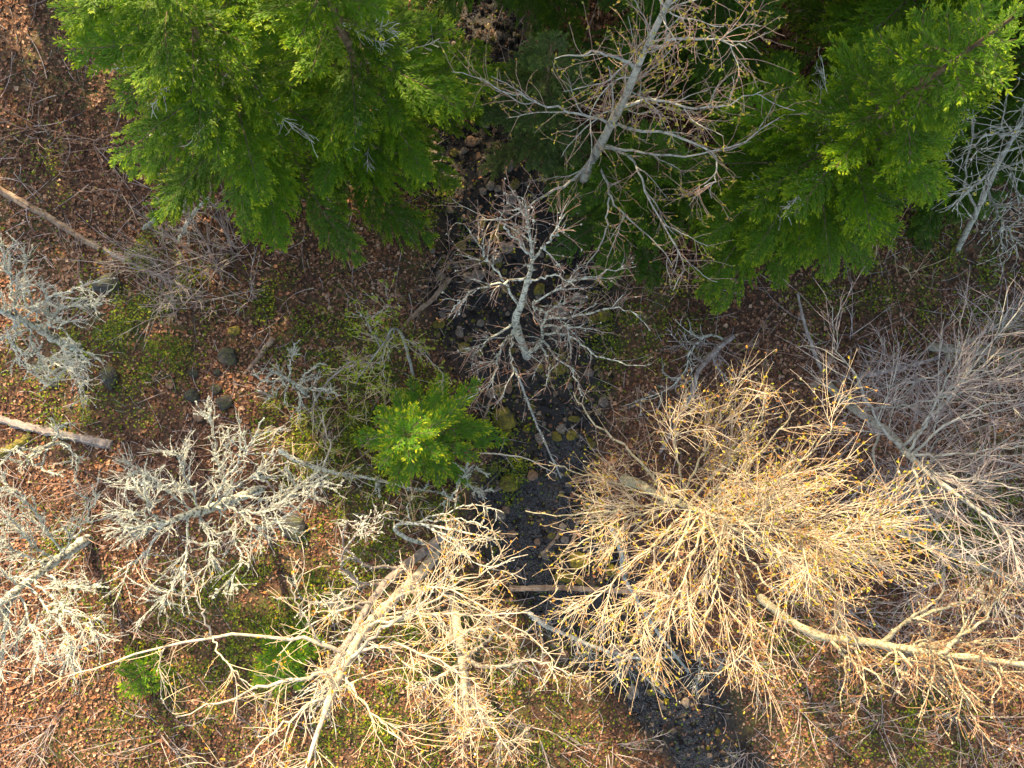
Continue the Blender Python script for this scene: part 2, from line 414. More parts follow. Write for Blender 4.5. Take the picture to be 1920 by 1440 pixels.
STONE = {
 'grey': stone_mat('grey_stone', (.08, .065, .055), (.19, .15, .12), (.31, .26, .21)),
 'brown': stone_mat('brown_stone', (.07, .04, .025), (.20, .115, .07), (.32, .20, .13)),
 'dark': stone_mat('dark_basalt', (.012, .012, .012), (.04, .037, .035), (.085, .08, .07), .25, ((.03, .035, .012), (.07, .075, .03))),
 'mossy': stone_mat('mossy_stone', (.04, .033, .025), (.10, .08, .06), (.17, .14, .11), .75),
 'halfmoss': stone_mat('half_mossy_stone', (.05, .04, .03), (.13, .10, .08), (.21, .17, .135), .42)}

def rock_mesh(seed, sub=2):
    rng = np.random.default_rng(seed)
    V, T = ico(sub)
    # chip with random planes, then roughen
    for _ in range(9):
        nrm = norm(rng.normal(size=3)); h = rng.uniform(.55, .88)
        d = V@nrm; V = V - np.where(d > h, (d-h)*.9, 0)[:, None]*nrm
    V *= (1+.06*vnoise(V[:, 0]*3+seed, V[:, 1]*3+V[:, 2]*2, 1.2, seed, 2))[:, None]
    return V*np.array([1, 1, .72]), T
ROCKS = {}
for kind, mt in STONE.items():
    for v in range(5):
        V, T = rock_mesh(100+v)
        ROCKS[kind, v] = build_mesh('rock_'+kind, V, None, T, [mt], None, None, False)

def rock(px, py, wpx, hpx, kind, label, group=None, v=None, rot=None, sink=.25, name='rock', rng=RNG):
    p = G(px, py); s = CAM_H/FPX*.5*1.12
    o = link(name, ROCKS[kind, int(rng.integers(5)) if v is None else v], None, None, label=label, category='rock')
    sx, sy = wpx*s, hpx*s; sz = min(sx, sy)*rng.uniform(.8, 1.1)
    o.scale = (sx, sy, sz); o.rotation_euler = (rng.normal()*.15, rng.normal()*.15, (rng.uniform(-.3, .3) if rot is None else rot))
    o.location = (p[0], p[1], p[2]+sz*.36)
    if group: o['group'] = group
    return o

def gravel():
    rng = np.random.default_rng(14); n = 30000
    t = rng.uniform(0, 1, n); x = rng.uniform(-5, 9, n); y = rng.uniform(-14, 14, n)
    d = creek_dist(x, y); k = (d < 1.15) & (rng.random(n) < .95); x, y = x[k], y[k]; n = len(x)
    r = rng.gamma(2.2, .019, n).clip(.02, .12)
    z = ground_z(x, y)+r*.25
    oct_ = np.array([(1, 0, 0), (0, 1, 0), (-1, 0, 0), (0, -1, 0), (0, 0, .7), (0, 0, -.6)], float)
    tri = np.array([(0, 1, 4), (1, 2, 4), (2, 3, 4), (3, 0, 4), (1, 0, 5), (2, 1, 5), (3, 2, 5), (0, 3, 5)])
    a = rng.uniform(0, 6.28, n); ca, sa = np.cos(a), np.sin(a)
    P = oct_[None]*r[:, None, None]*rng.uniform(.6, 1.3, (n, 6, 3))
    V = np.stack([P[..., 0]*ca[:, None]-P[..., 1]*sa[:, None]+x[:, None], P[..., 0]*sa[:, None]+P[..., 1]*ca[:, None]+y[:, None], P[..., 2]+z[:, None]], -1).reshape(-1, 3)
    T = (tri[None]+(np.arange(n)*6)[:, None, None]).reshape(-1, 3)
    pal = np.array([(.010, .009, .009), (.022, .018, .016), (.06, .045, .034), (.15, .11, .08), (.13, .115, .012), (.24, .18, .13)])
    c = pal[rng.choice(6, n, p=[.38, .26, .17, .08, .05, .06])]*rng.uniform(.7, 1.3, (n, 1))
    m = attr_leaf('wet_gravel', .5, 0, spec=.2)
    link('creek_gravel', build_mesh('creek_gravel', V, None, T, [m], None, np.repeat(c, 6, 0), False), kind='stuff',
         label='dark wet gravel covering the creek bed', category='gravel')
gravel()

# ------------------------------------------------------------------ conifers
def bough_mesh(Ln, seed, young=False):
    """a flat spray: axis along +X, needles on side shoots and their twigs"""
    rng = np.random.default_rng(seed)
    nax = 12; s = np.linspace(0, 1, nax)
    ax = np.stack([s*Ln, .10*Ln*np.sin(s*2.2+seed)*s*.5, -.16*Ln*s**2+.07*Ln*s], 1)
    def at(t):
        f = t*(nax-1); i = np.minimum(f.astype(int), nax-2); u = (f-i)[:, None]
        return ax[i]*(1-u)+ax[i+1]*u, norm(ax[i+1]-ax[i])
    spacing = .088 if not young else .085
    n2 = max(8, int(Ln/spacing)*2)
    t = np.sort(rng.uniform(.10 if Ln < 1.5 else .2, 1.0, n2)); side = np.where(np.arange(n2) % 2 == 0, 1, -1)
    p, tn = at(t)
    ang = rng.uniform(.55, 1.05, n2)*(1-.35*t)
    sidev = np.cross(np.array([0, 0, 1.]), tn)
    d2 = norm(tn*np.cos(ang)[:, None]+sidev*(side*np.sin(ang))[:, None]+rng.normal(size=(n2, 3))*np.array([.05, .05, .13]))
    l2 = (.10+.40*Ln**.75*np.sin(np.clip((1-t)*1.25+.06, 0, 1)*1.9)**1.0)*rng.uniform(.55, 1.15, n2)
    l2 = np.clip(l2, .08, .95)*(.62 if young else 1)
    droop = rng.uniform(.02, .22, n2)
    C, D, Nn, L, Wd, tip, rnd = [], [], [], [], [], [], []
    wood = [(ax, .010*Ln**.8*(1-.85*s)+.003)]
    wp, wr = [], []
    for i in range(n2):
        m = max(2, int(l2[i]/(.034 if not young else .055))*2)
        u = rng.uniform(.08, 1.0, m); u[-1] = 1.0
        q = p[i]+d2[i]*(u*l2[i])[:, None]; q[:, 2] -= droop[i]*l2[i]*u**2
        sd = np.where(np.arange(m) % 2 == 0, 1, -1)*np.where(u > .97, 0, 1)
        a3 = rng.uniform(.45, .95, m)*np.abs(sd)
        up = np.cross(np.array([0, 0, 1.]), d2[i])
        d3 = norm(d2[i]*np.cos(a3)[:, None]+up*(sd*np.sin(a3))[:, None]+rng.normal(size=(m, 3))*.12)
        l3 = rng.uniform(.07, .15, m)*(1-.35*u)*(1.3 if young else 1)
        C.append(q+d3*(l3*.5)[:, None]); D.append(d3); L.append(l3*1.1); Wd.append(rng.uniform(.020, .031, m)*(1.4 if young else 1))
        Nn.append(norm(np.array([0, 0, 1.])+rng.normal(size=(m, 3))*.35))
        tip.append(np.clip((u-.75)*3, 0, 1)*np.clip(.35+.65*t[i], 0, 1)); rnd.append(np.full(m, rng.random())*.7+rng.random(m)*.3)
        # needles along the shoot itself
        m2 = max(1, int(l2[i]/.09)); u2 = (np.arange(m2)+.5)/m2
        q2 = p[i]+d2[i]*(u2*l2[i])[:, None]; q2[:, 2] -= droop[i]*l2[i]*u2**2
        C.append(q2); D.append(np.repeat(d2[i][None], m2, 0)+rng.normal(size=(m2, 3))*.1); L.append(np.full(m2, .12)); Wd.append(np.full(m2, .028))
        Nn.append(norm(np.array([0, 0, 1.])+rng.normal(size=(m2, 3))*.3)); tip.append(np.clip((u2-.8)*4, 0, 1)*t[i]); rnd.append(rng.random(m2))
        uu = np.linspace(0, .9, 4)[:, None]; pp = p[i]+d2[i]*uu*l2[i]; pp[:, 2] -= droop[i]*l2[i]*uu[:, 0]**2
        wp.append(pp); wr.append(np.linspace(.006, .002, 4))
    ma = int(Ln/.035); ta = rng.uniform(.12, 1, ma); qa, tna = at(ta)
    sa = np.cross(np.array([0, 0, 1.]), tna)*rng.choice([-1, 1], ma)[:, None]
    C.append(qa+sa*.03+np.array([0, 0, .012])); D.append(tna+sa*rng.uniform(.3, 1.0, (ma, 1))+rng.normal(size=(ma, 3))*.15); L.append(np.full(ma, .11)); Wd.append(np.full(ma, .026))
    Nn.append(norm(np.array([0, 0, 1.])+rng.normal(size=(ma, 3))*.4)); tip.append(np.clip((ta-.85)*5, 0, 1)); rnd.append(rng.random(ma))
    C = np.concatenate(C); D = np.concatenate(D); L = np.concatenate(L); Wd = np.concatenate(Wd); Nn = np.concatenate(Nn)
    tip = np.concatenate(tip); rnd = np.concatenate(rnd)
    V, T = kites(rng, C, L, Wd, D, Nn, .12)
    col = np.repeat(np.stack([rnd, tip, np.zeros_like(tip)], 1), 4, 0)
    V1, Q1 = tubes(ax[None], wood[0][1][None], 5)
    V2, Q2 = tubes(np.array(wp), np.array(wr), 3)
    nV = len(V)
    VV = np.concatenate([V, V1, V2]); QQ = np.concatenate([Q1+nV, Q2+nV+len(V1)])
    cc = np.concatenate([col, np.zeros((len(V1)+len(V2), 3))])
    mi = np.concatenate([np.zeros(len(QQ)), np.ones(len(T))])
    return build_mesh('bough', VV, QQ, T, [M_FIRBARK, M_NEEDLE], mi, cc, False)

BOUGH = {}
for Lc in (.6, 1.2, 2.0, 3.0, 4.0):
    BOUGH[Lc] = [bough_mesh(Lc, int(Lc*100)+k) for k in range(3)]

BOUGH_Y = {Lc: [bough_mesh(Lc, int(Lc*100)+50+k, True) for k in range(3)] for Lc in (.5, .9, 1.5)}

def conifer(name, label, base, height, radius, z0, nb, needle, seed, lean=(0, 0), group=None, shape=.85, trunk_r=.2, droop=.15, cat='fir tree', dead=0):
    rng = np.random.default_rng(seed)
    root = thing(name, label, cat, base, group)
    n = 10; s = np.linspace(0, 1, n)
    tp = np.stack([lean[0]*s, lean[1]*s, -.3+(height+.3)*s], 1)
    V, Q = tubes(tp[None], (trunk_r*(1-s*.95)+.01)[None], 9)
    link('trunk', build_mesh('trunk', V, Q, None, [M_FIRBARK]), root)
    az = rng.uniform(0, 6.28); yg = name == 'young_fir'
    for i in range(nb):
        f = (i+rng.uniform(0, 1))/nb; h = z0+(height-.15-z0)*f**1.0
        az += 2.39996+rng.normal()*.25
        if yg:      # whorls of five
            f = (i//5+.5+rng.normal()*.12)/(nb/5); f = min(max(f, 0), .97); h = z0+(height-.15-z0)*f
            az = (i % 5)*1.2566+(i//5)*.7+rng.normal()*.22
        ln = radius*((1-f)**shape)*rng.uniform(.55, 1.2)+(.22 if not yg else .3)
        BS = BOUGH_Y if name == 'young_fir' else BOUGH
        Lc = min(BS, key=lambda q: abs(math.log(q/ln)))
        me = BS[Lc][int(rng.integers(3))]
        o = link('bough', me, root)
        k = ln/Lc; o.scale = (k, k, k)
        pitch = -(.75*f-droop)+rng.normal()*.09      # negative = up
        o.rotation_euler = Euler((rng.normal()*.25, pitch, az), 'XYZ')
        o.location = (lean[0]*h/height, lean[1]*h/height, h)
        o.material_slots[1].link = 'OBJECT'; o.material_slots[1].material = needle
    for i in range(dead):       # dead grey inner branches showing between the green boughs
        h = rng.uniform(z0*.6, z0+(height-z0)*.55); a = rng.uniform(0, 6.28); ln = radius*(1-.8*h/height)*rng.uniform(.7, 1.2)
        d0 = np.array([math.cos(a), math.sin(a), .12]); q = np.array([lean[0]*h/height, lean[1]*h/height, h])+d0*ln*np.linspace(.05, 1, 9)[:, None]
        q[1:] += np.cumsum(rng.normal(size=(8, 3))*.03, 0); r = np.linspace(.02, .006, 9)
        TP, TR = sprout(rng, [q], [r], 26, .25, 1, (.5, 1.1), .25, .7, 6, .008, .005, .15, .0)
        V1, Q1 = tubes(q[None], r[None], 5); V2, Q2 = tubes(TP, TR, 3)
        link('dead_branch', build_mesh('dead_branch', np.concatenate([V1, V2]), np.concatenate([Q1, Q2+len(V1)]), None, [M_TWIG_PALE]), root)
    return root

# ------------------------------------------------------------------ leafless trees
def sprout(rng, P, R, total, t0, t1, ang, la, lb, nseg, rstart, rend, wob=.12, up=0.0, out=None, by_len=True):
    """children of the paths P [M][N,3]; returns [K,nseg,3], radii"""
    M = len(P)
    lens = np.array([np.linalg.norm(np.diff(p, axis=0), axis=1).sum() for p in P])
    w = lens/lens.sum() if by_len else np.full(M, 1/M)
    pid = rng.choice(M, total, p=w); t = rng.uniform(t0, t1, total)
    pos = np.empty((total, 3)); tan = np.empty((total, 3)); pr = np.empty(total)
    for j in range(total):
        p = P[pid[j]]; n = len(p); f = t[j]*(n-1); i = min(int(f), n-2); u = f-i
        pos[j] = p[i]*(1-u)+p[i+1]*u; tan[j] = p[i+1]-p[i]; pr[j] = R[pid[j]][i]
    tan = norm(tan)
    rv = norm(np.cross(tan, rng.normal(size=(total, 3))))
    a = rng.uniform(*ang, total)[:, None]
    d = norm(tan*np.cos(a)+rv*np.sin(a))
    if out is not None: d = norm(d+np.asarray(out))
    ln = rng.uniform(la, lb, total)*(1-.45*t)
    path = np.empty((total, nseg, 3)); path[:, 0] = pos
    drift = rng.normal(size=(total, 3))*wob
    for k in range(1, nseg):
        d = norm(d+rng.normal(size=(total, 3))*wob+drift*.5+np.array([0, 0, up]))
        path[:, k] = path[:, k-1]+d*(ln/(nseg-1))[:, None]
    r0 = np.minimum(pr*.75, rstart)
    rad = r0[:, None]+(np.minimum(rend, r0)-r0)[:, None]*np.linspace(0, 1, nseg)[None]**.8
    return path, rad

def flakes(rng, P, R, n, size, spread, pal):
    """lichen tufts standing off the branches"""
    lens = np.array([np.linalg.norm(np.diff(p, axis=0), axis=1).sum() for p in P]); pid = rng.choice(len(P), n, p=lens/lens.sum())
    t = rng.uniform(0, 1, n); pos = np.empty((n, 3)); rr = np.empty(n)
    ph = rng.uniform(0, 6.28, len(P)); t = (t+.10*np.sin(t*lens[pid]*8+ph[pid])/np.maximum(lens[pid], .6)).clip(0, 1)
    for j in range(n):
        p = P[pid[j]]; m = len(p); f = t[j]*(m-1); i = min(int(f), m-2); u = f-i
        pos[j] = p[i]*(1-u)+p[i+1]*u; rr[j] = R[pid[j]][i]
    off = rand_dirs(rng, n); pos = pos+off*(rr+rng.uniform(0, spread, n))[:, None]
    L = rng.uniform(.6, 1.4, n)*size; c = np.array(pal)[rng.integers(len(pal), size=n)]*rng.uniform(.75, 1.15, (n, 1))
    V, T = kites(rng, pos, L, L*rng.uniform(.5, 1, n), rand_dirs(rng, n), rand_dirs(rng, n), .3)
    return V, T, np.repeat(c, 4, 0)

LICHEN_PAL = [(.58, .62, .56), (.76, .79, .73), (.42, .46, .41), (.64, .65, .56), (.48, .53, .43)]
TAN_PAL = [(.50, .46, .31), (.60, .56, .42), (.40, .36, .22)]
BUD_PAL = [(.46, .34, .04), (.38, .33, .04), (.50, .25, .05), (.32, .34, .04), (.42, .18, .06)]
LEAF_PAL = [(.30, .40, .03), (.38, .42, .04), (.22, .34, .03)]

def rough_radius(rng, r, amt):
    return r*(1+amt*rng.normal(size=r.shape))

def keyed(keys, n, r0=None, r1=None):
    """[(px,py,z[,r])...] -> world path + radii; z None = resting on the ground"""
    pts = []; rs = []
    for k in keys:
        pts.append(G(k[0], k[1]) if k[2] is None else W(k[0], k[1], k[2]))
        rs.append(k[3] if len(k) > 3 else 0)
    path = catmull(pts, n)
    rad = catmull(np.array(rs)[:, None], n)[:, 0] if r0 is None else r0+(r1-r0)*np.linspace(0, 1, n)**.85
    return path, rad

def bare_tree(name, label, trunk, limbs, seed, bark_m, twig_m, n_limb=0, limb_len=(1.2, 2.4), n_branch=40, branch_len=(.6, 1.4),
              n_twig=600, twig_len=(.3, .8), n_fine=0, fine_len=(.12, .3), twig_r=.006, buds=0, bud_pal=BUD_PAL, bud_size=.05,
              lichen=0, lichen_pal=LICHEN_PAL, lichen_size=.06, lichen_spread=.05, up=.05, wob=.13, limb_r=.05, branch_r=.022, group=None,
              cat='bare tree', limb_t=(.45, .98), rough=.06, ang=(.5, 1.1), fine_r=.0045, branch_m=None, thick=1.0, thin=None, twig_ang=None):
    rng = np.random.default_rng(seed)
    tp, tr = keyed(trunk, 28); base = tp[0].copy(); base[2] = max(float(ground_z(base[0], base[1])), base[2])
    root = thing(name, label, cat, base, group)
    tr = tr*thick; jit = rng.normal(size=tp.shape)*tr[:, None]*.12; jit[0] = 0; tp = tp+jit
    V, Q = tubes((tp-base)[None], rough_radius(rng, tr, rough)[None], 9)
    link('trunk', build_mesh('trunk', V, Q, None, [bark_m]), root)
    LP, LR = [], []
    for lb in limbs:
        p, r = keyed([k[:3] for k in lb], 16, limb_r*thick*(lb[0][3] if len(lb[0]) > 3 else 1), .008)
        p[1:-1] += rng.normal(size=(14, 3))*.025
        LP.append(p); LR.append(r)
    if n_limb:
        p, r = sprout(rng, [tp], [tr], n_limb, *limb_t, (.6, 1.2), *limb_len, 12, limb_r*.8, .008, wob*.7, up)
        LP += list(p); LR += list(r)
    for p, r in zip(LP, LR):
        V, Q = tubes((p-base)[None], rough_radius(rng, r, rough)[None], 6)
        link('limb', build_mesh('limb', V, Q, None, [bark_m]), root)
    src_p = LP+[tp[len(tp)//2:]]*2; src_r = LR+[tr[len(tr)//2:]]*2
    BP, BR = sprout(rng, src_p, src_r, n_branch, .12, 1.0, ang, *branch_len, 10, branch_r, .006, wob, up)
    if thin:
        kp = rng.random(len(BP)) < thin(BP[:, 5]); BP, BR = BP[kp], BR[kp]
    for p, r in zip(BP, BR):
        V, Q = tubes((p-base)[None], rough_radius(rng, r, rough)[None], 5)
        link('branch', build_mesh('branch', V, Q, None, [branch_m or bark_m]), root)
    TP, TR = sprout(rng, src_p+list(BP)*2, src_r+list(BR)*2, n_twig, .04, 1.0, twig_ang or ang, *twig_len, 7, twig_r*1.6, twig_r*.7, wob, up*.6)
    if thin:
        kp = rng.random(len(TP)) < thin(TP[:, 3]); TP, TR = TP[kp], TR[kp]
    Vt, Qt = tubes(TP-base, TR, 4)
    allP, allR = [TP], [TR]
    if n_fine:
        FP, FR = sprout(rng, list(TP), list(TR), n_fine, .2, 1.0, (.4, 1.0), *fine_len, 5, fine_r*1.3, fine_r*.8, wob, up*.5)
        Vf, Qf = tubes(FP-base, FR, 3); Qt = np.concatenate([Qt, Qf+len(Vt)]); Vt = np.concatenate([Vt, Vf]); allP.append(FP); allR.append(FR)
    link('twigs', build_mesh('twigs', Vt, Qt, None, [twig_m]), root, kind='stuff')
    if buds:
        ends = np.concatenate([p[:, -1] for p in allP]+[p[:, p.shape[1]//2+1] for p in allP]); dirs = np.concatenate([p[:, -1]-p[:, -2] for p in allP]*2)
        idx = rng.choice(len(ends), buds); C = ends[idx]+rng.normal(size=(buds, 3))*.012
        L = rng.uniform(.6, 1.3, buds)*bud_size; c = np.array(bud_pal)[rng.integers(len(bud_pal), size=buds)]*rng.uniform(.8, 1.15, (buds, 1))
        V, T = kites(rng, C-base, L, L*.6, norm(dirs[idx])+rng.normal(size=(buds, 3))*.6, rand_dirs(rng, buds), .3)
        link('buds', build_mesh('buds', V, None, T, [M_BUD], None, np.repeat(c, 4, 0), False), root, kind='stuff')
    if lichen:
        srcp = LP+list(BP)+list(TP[:len(TP)//3]); srcr = LR+list(BR)+list(TR[:len(TP)//3])
        V, T, c = flakes(rng, srcp, srcr, lichen, lichen_size, lichen_spread, lichen_pal)
        link('lichen', build_mesh('lichen', V-base, None, T, [M_LICHEN], None, c, False), root, kind='stuff')
    return root

def pole(name, label, cat, keys, r0, r1, mat, seed, stubs=0, stub_len=(.2, .6), group=None, lichen=0, twigs=0, lift=True, rough=.07, lpal=LICHEN_PAL, k=11):
    """a fallen log or dead stick lying on (or propped above) the ground"""
    rng = np.random.default_rng(seed)
    p, r = keyed(keys, 40, r0, r1)
    p = p+np.cumsum(rng.normal(size=p.shape)*.006, 0)
    if lift:
        p[:, 2] = np.maximum(p[:, 2], ground_z(p[:, 0], p[:, 1])+r*.25)
    base = p[0].copy(); root = thing(name, label, cat, base, group)
    # closed ends
    d0 = norm(p[0]-p[1]); d1 = norm(p[-1]-p[-2])
    pp = np.vstack([p[0]+d0*r[0]*.12, p[0]+d0*r[0]*.1, p, p[-1]+d1*.01])
    rr = np.concatenate([[.002], [r[0]*.94], rough_radius(rng, r, rough), [.002]])
    V, Q = tubes((pp-base)[None], rr[None], k)
    V = V.reshape(len(pp), k, 3); cen = (pp-base)[:, None]
    fur = 1+.10*rng.normal(size=(1, k, 1))+.07*rng.normal(size=(len(pp), k, 1)); fur[[0, 1, -1]] = fur[2:3].mean()
    V = (cen+(V-cen)*fur).reshape(-1, 3)
    link('stem', build_mesh('stem', V, Q, None, [mat], None, None, r0 < .05), root)
    if stubs:
        P, R = sprout(rng, [p], [r], stubs, .1, .95, (.7, 1.3), *stub_len, 6, r0*.4, .01, .15, .05)
        for a, b in zip(P, R):
            V, Q = tubes((a-base)[None], b[None], 5); link('branch_stub', build_mesh('branch_stub', V, Q, None, [mat]), root)
    else: P, R = [], []
    if twigs:
        TP, TR = sprout(rng, [p]+list(P), [r]+list(R), twigs, .1, 1.0, (.5, 1.2), .25, .9, 7, .009, .005, .16, .03)
        V, Q = tubes(TP-base, TR, 4); link('twigs', build_mesh('twigs', V, Q, None, [M_TWIG_GREY if mat is not M_LICHENBARK else M_TWIG_PALE]), root, kind='stuff')
    if lichen:
        V, T, c = flakes(rng, [p]+list(P), [r]+list(R), lichen, .05, .03, lpal)
        link('lichen', build_mesh('lichen', V-base, None, T, [M_LICHEN], None, c, False), root, kind='stuff')
    return root

def shrub(label, px, py, h, stems, spread, seed, twig_m, leaves=0, pal=LEAF_PAL, leaf=.05, twigs=60, group=None, lean=(0, 0), r=.010, name='shrub', arch=-.02):
    rng = np.random.default_rng(seed); base = G(px, py)
    root = thing(name, label, 'shrub', base, group)
    n = 9; P = np.empty((stems, n, 3)); P[:, 0] = rng.normal(size=(stems, 3))*np.array([.12, .12, 0])
    P[:, 0, 2] = -.05
    a = rng.uniform(0, 6.28, stems); d = norm(np.stack([np.cos(a)*spread+lean[0], np.sin(a)*spread+lean[1], np.ones(stems)*rng.uniform(.6, 1.2, stems)], 1))
    ln = rng.uniform(.6, 1.15, stems)*h
    for k in range(1, n):
        d = norm(d+rng.normal(size=(stems, 3))*.07+np.array([0, 0, arch])+np.stack([np.cos(a), np.sin(a), 0*a], 1)*.04*spread)
        P[:, k] = P[:, k-1]+d*(ln/(n-1))[:, None]
    R = r*np.linspace(1.2, .5, n)[None]*rng.uniform(.7, 1.3, (stems, 1))
    for i in range(stems):
        V, Q = tubes(P[i:i+1], R[i:i+1], 4); link('stem', build_mesh('stem', V, Q, None, [twig_m]), root)
    TP, TR = sprout(rng, list(P), list(R), twigs, .25, 1, (.4, 1.0), .2*h**.5, .5*h**.5, 6, .006, .0045, .14, .02)
    V, Q = tubes(TP, TR, 3); link('twigs', build_mesh('twigs', V, Q, None, [twig_m]), root, kind='stuff')
    if leaves:
        e = TP[:, 1:].reshape(-1, 3); C = e[rng.integers(len(e), size=leaves)]+rng.normal(size=(leaves, 3))*.03
        c = np.array(pal)[rng.integers(len(pal), size=leaves)]*rng.uniform(.75, 1.2, (leaves, 1)); L = rng.uniform(.6, 1.3, leaves)*leaf
        V, T = kites(rng, C, L, L*.6, rand_dirs(rng, leaves, .5), norm(np.array([0, 0, 1.])+rng.normal(size=(leaves, 3))*.5), .2)
        link('leaves', build_mesh('leaves', V, None, T, [M_GREENLEAF], None, np.repeat(c, 4, 0), False), root, kind='stuff')
    return root

# ------------------------------------------------------------------ fir trees
conifer('fir_tree', 'big bright green fir filling the upper left, its boughs over the leaf litter', (-5.75, 6.3, float(ground_z(-5.75, 6.3))), 10.6, 3.6, 2.2, 100, M_NEEDLE, 1, lean=(.1, .1), dead=16)
conifer('fir_tree', 'green fir whose boughs reach the left bank of the dark creek at top', (-3.3, 6.9, float(ground_z(-3.3, 6.9))), 10.6, 2.9, 2.0, 84, M_NEEDLE, 2, dead=14)
conifer('fir_tree', 'tall dense green fir standing right of the grey budding alder', (6.6, 4.9, float(ground_z(6.6, 4.9))), 10.5, 3.05, 1.6, 104, M_NEEDLE, 3, lean=(.1, .0), dead=12)
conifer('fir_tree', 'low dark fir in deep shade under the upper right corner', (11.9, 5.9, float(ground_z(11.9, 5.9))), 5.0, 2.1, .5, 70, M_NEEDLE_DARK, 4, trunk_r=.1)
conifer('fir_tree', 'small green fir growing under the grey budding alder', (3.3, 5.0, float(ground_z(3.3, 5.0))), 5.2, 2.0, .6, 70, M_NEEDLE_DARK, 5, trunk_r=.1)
conifer('fir_tree', 'thin olive green fir drooping over the creek left of the alder trunk', (.8, 6.9, float(ground_z(.8, 6.9))), 6.0, 1.6, .8, 48, M_NEEDLE_OLIVE, 6, trunk_r=.1, droop=.35)
conifer('young_fir', 'bright young fir with yellow tipped shoots at the centre of the picture', (-2.3, -1.4, float(ground_z(-2.3, -1.4))), 4.4, 1.75, .35, 45, M_NEEDLE_YOUNG, 7, trunk_r=.06, shape=.75, lean=(-.15, .25))
for (x, y, h, r, z0, nb, mt, lb) in [
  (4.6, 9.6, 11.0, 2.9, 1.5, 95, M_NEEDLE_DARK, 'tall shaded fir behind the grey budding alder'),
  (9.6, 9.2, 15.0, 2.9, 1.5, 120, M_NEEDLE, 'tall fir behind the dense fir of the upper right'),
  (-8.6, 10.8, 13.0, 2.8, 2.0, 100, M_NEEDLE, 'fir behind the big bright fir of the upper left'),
  (-0.2, 12.0, 17.0, 3.3, 2.0, 120, M_NEEDLE_DARK, 'tall fir added for shade at the head of the creek bed'),  # added to keep the alders along the creek in shade
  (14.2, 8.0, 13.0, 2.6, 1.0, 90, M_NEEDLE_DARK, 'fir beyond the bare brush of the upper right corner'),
  (2.0, 14.6, 15.0, 3.8, 3.0, 120, M_NEEDLE_DARK, 'unseen fir added for shade upstream, beyond the shaded fir'),  # from here a row out of view, added to shade the right side
  (6.4, 14.2, 14.0, 3.8, 3.0, 120, M_NEEDLE_DARK, 'unseen fir added for shade beyond the upper right firs'),
  (10.8, 14.0, 19.5, 3.8, 3.0, 120, M_NEEDLE_DARK, 'unseen tall fir added for shade far beyond the upper right corner'),
  (15.0, 14.0, 18.5, 3.6, 3.0, 100, M_NEEDLE_DARK, 'outermost unseen tall fir added for shade beyond the upper right corner')] + [
  (x, y, h, 4.6, 4.0, 80, M_NEEDLE_DARK, 'tall fir added far upstream for its shade') for x, y, h in [(-14.6,14.2,16.5),(-3.4,13.4,18),(1.6,17.5,20.5),(4.6,17.5,21.5),(7.8,17,22),(10.6,17.8,22),(13.4,17.2,22.5),(16.2,17.6,22),(19,16.5,21),(18.2,12.5,18)]]:  # far firs added to block the sun over creek, thicket and left ground
    conifer('fir_tree', lb, (x, y, float(ground_z(x, y))), h, r, z0, nb, mt, int(x*10+y*100), shape=.5 if y > 11.9 else .85, group='firs standing upstream')  # blunter crowns upstream, shaped to block more sun

# ------------------------------------------------------------------ leafless trees
bare_tree('alder_tree', 'grey barked alder with small yellow buds rising between the firs',
  [(1086,392,None,.17),(1090,355,1.4,.135),(1110,300,3.4,.115),(1150,225,6,.09),(1172,180,7.3,.075),(1228,55,9.4,.05),(1290,-70,10.9,.03)],
  [[(1118,290,3.9,1.3),(1080,333,4.6),(1035,355,5.2),(965,405,5.6),(892,412,5.8)],
   [(1130,272,4.4,1.0),(1170,280,4.9),(1230,290,5.4),(1310,290,5.9),(1400,262,6.4),(1470,215,6.7)],
   [(1130,275,4.4),(1177,290,4.8),(1205,335,5.2),(1238,412,5.6),(1282,490,6.0),(1262,545,6.1)],
   [(1124,302,3.6),(1140,345,4.0),(1146,372,4.4),(1178,410,4.8),(1235,460,5.2),(1262,500,5.4)],
   [(1143,370,4.3,.7),(1138,420,4.7),(1120,470,5.0),(1092,510,5.2)],
   [(1148,232,5.9),(1110,222,6.2),(1055,207,6.5),(985,185,6.8),(930,170,7)],
   [(1150,236,5.8,1.1),(1182,240,6.2),(1260,255,6.7),(1335,285,7.1),(1345,330,7.3),(1320,350,7.3)],
   [(1165,200,6.8),(1230,190,7.2),(1330,200,7.6),(1430,170,8.0)],
   [(1195,130,8),(1130,100,8.4),(1040,110,8.8)],[(1215,90,8.6),(1300,70,9),(1400,90,9.3)]],
  21, M_ALDER, M_TWIG_PINK, n_limb=3, n_branch=66, branch_len=(.8, 1.9), n_twig=600, twig_len=(.4, 1.2), n_fine=900, fine_len=(.1, .35), twig_r=.0048, fine_r=.004,
  buds=2800, bud_pal=[(.42, .40, .04), (.34, .40, .05), (.48, .33, .05)], bud_size=.055, up=-.01, limb_r=.036, branch_r=.014, wob=.13)

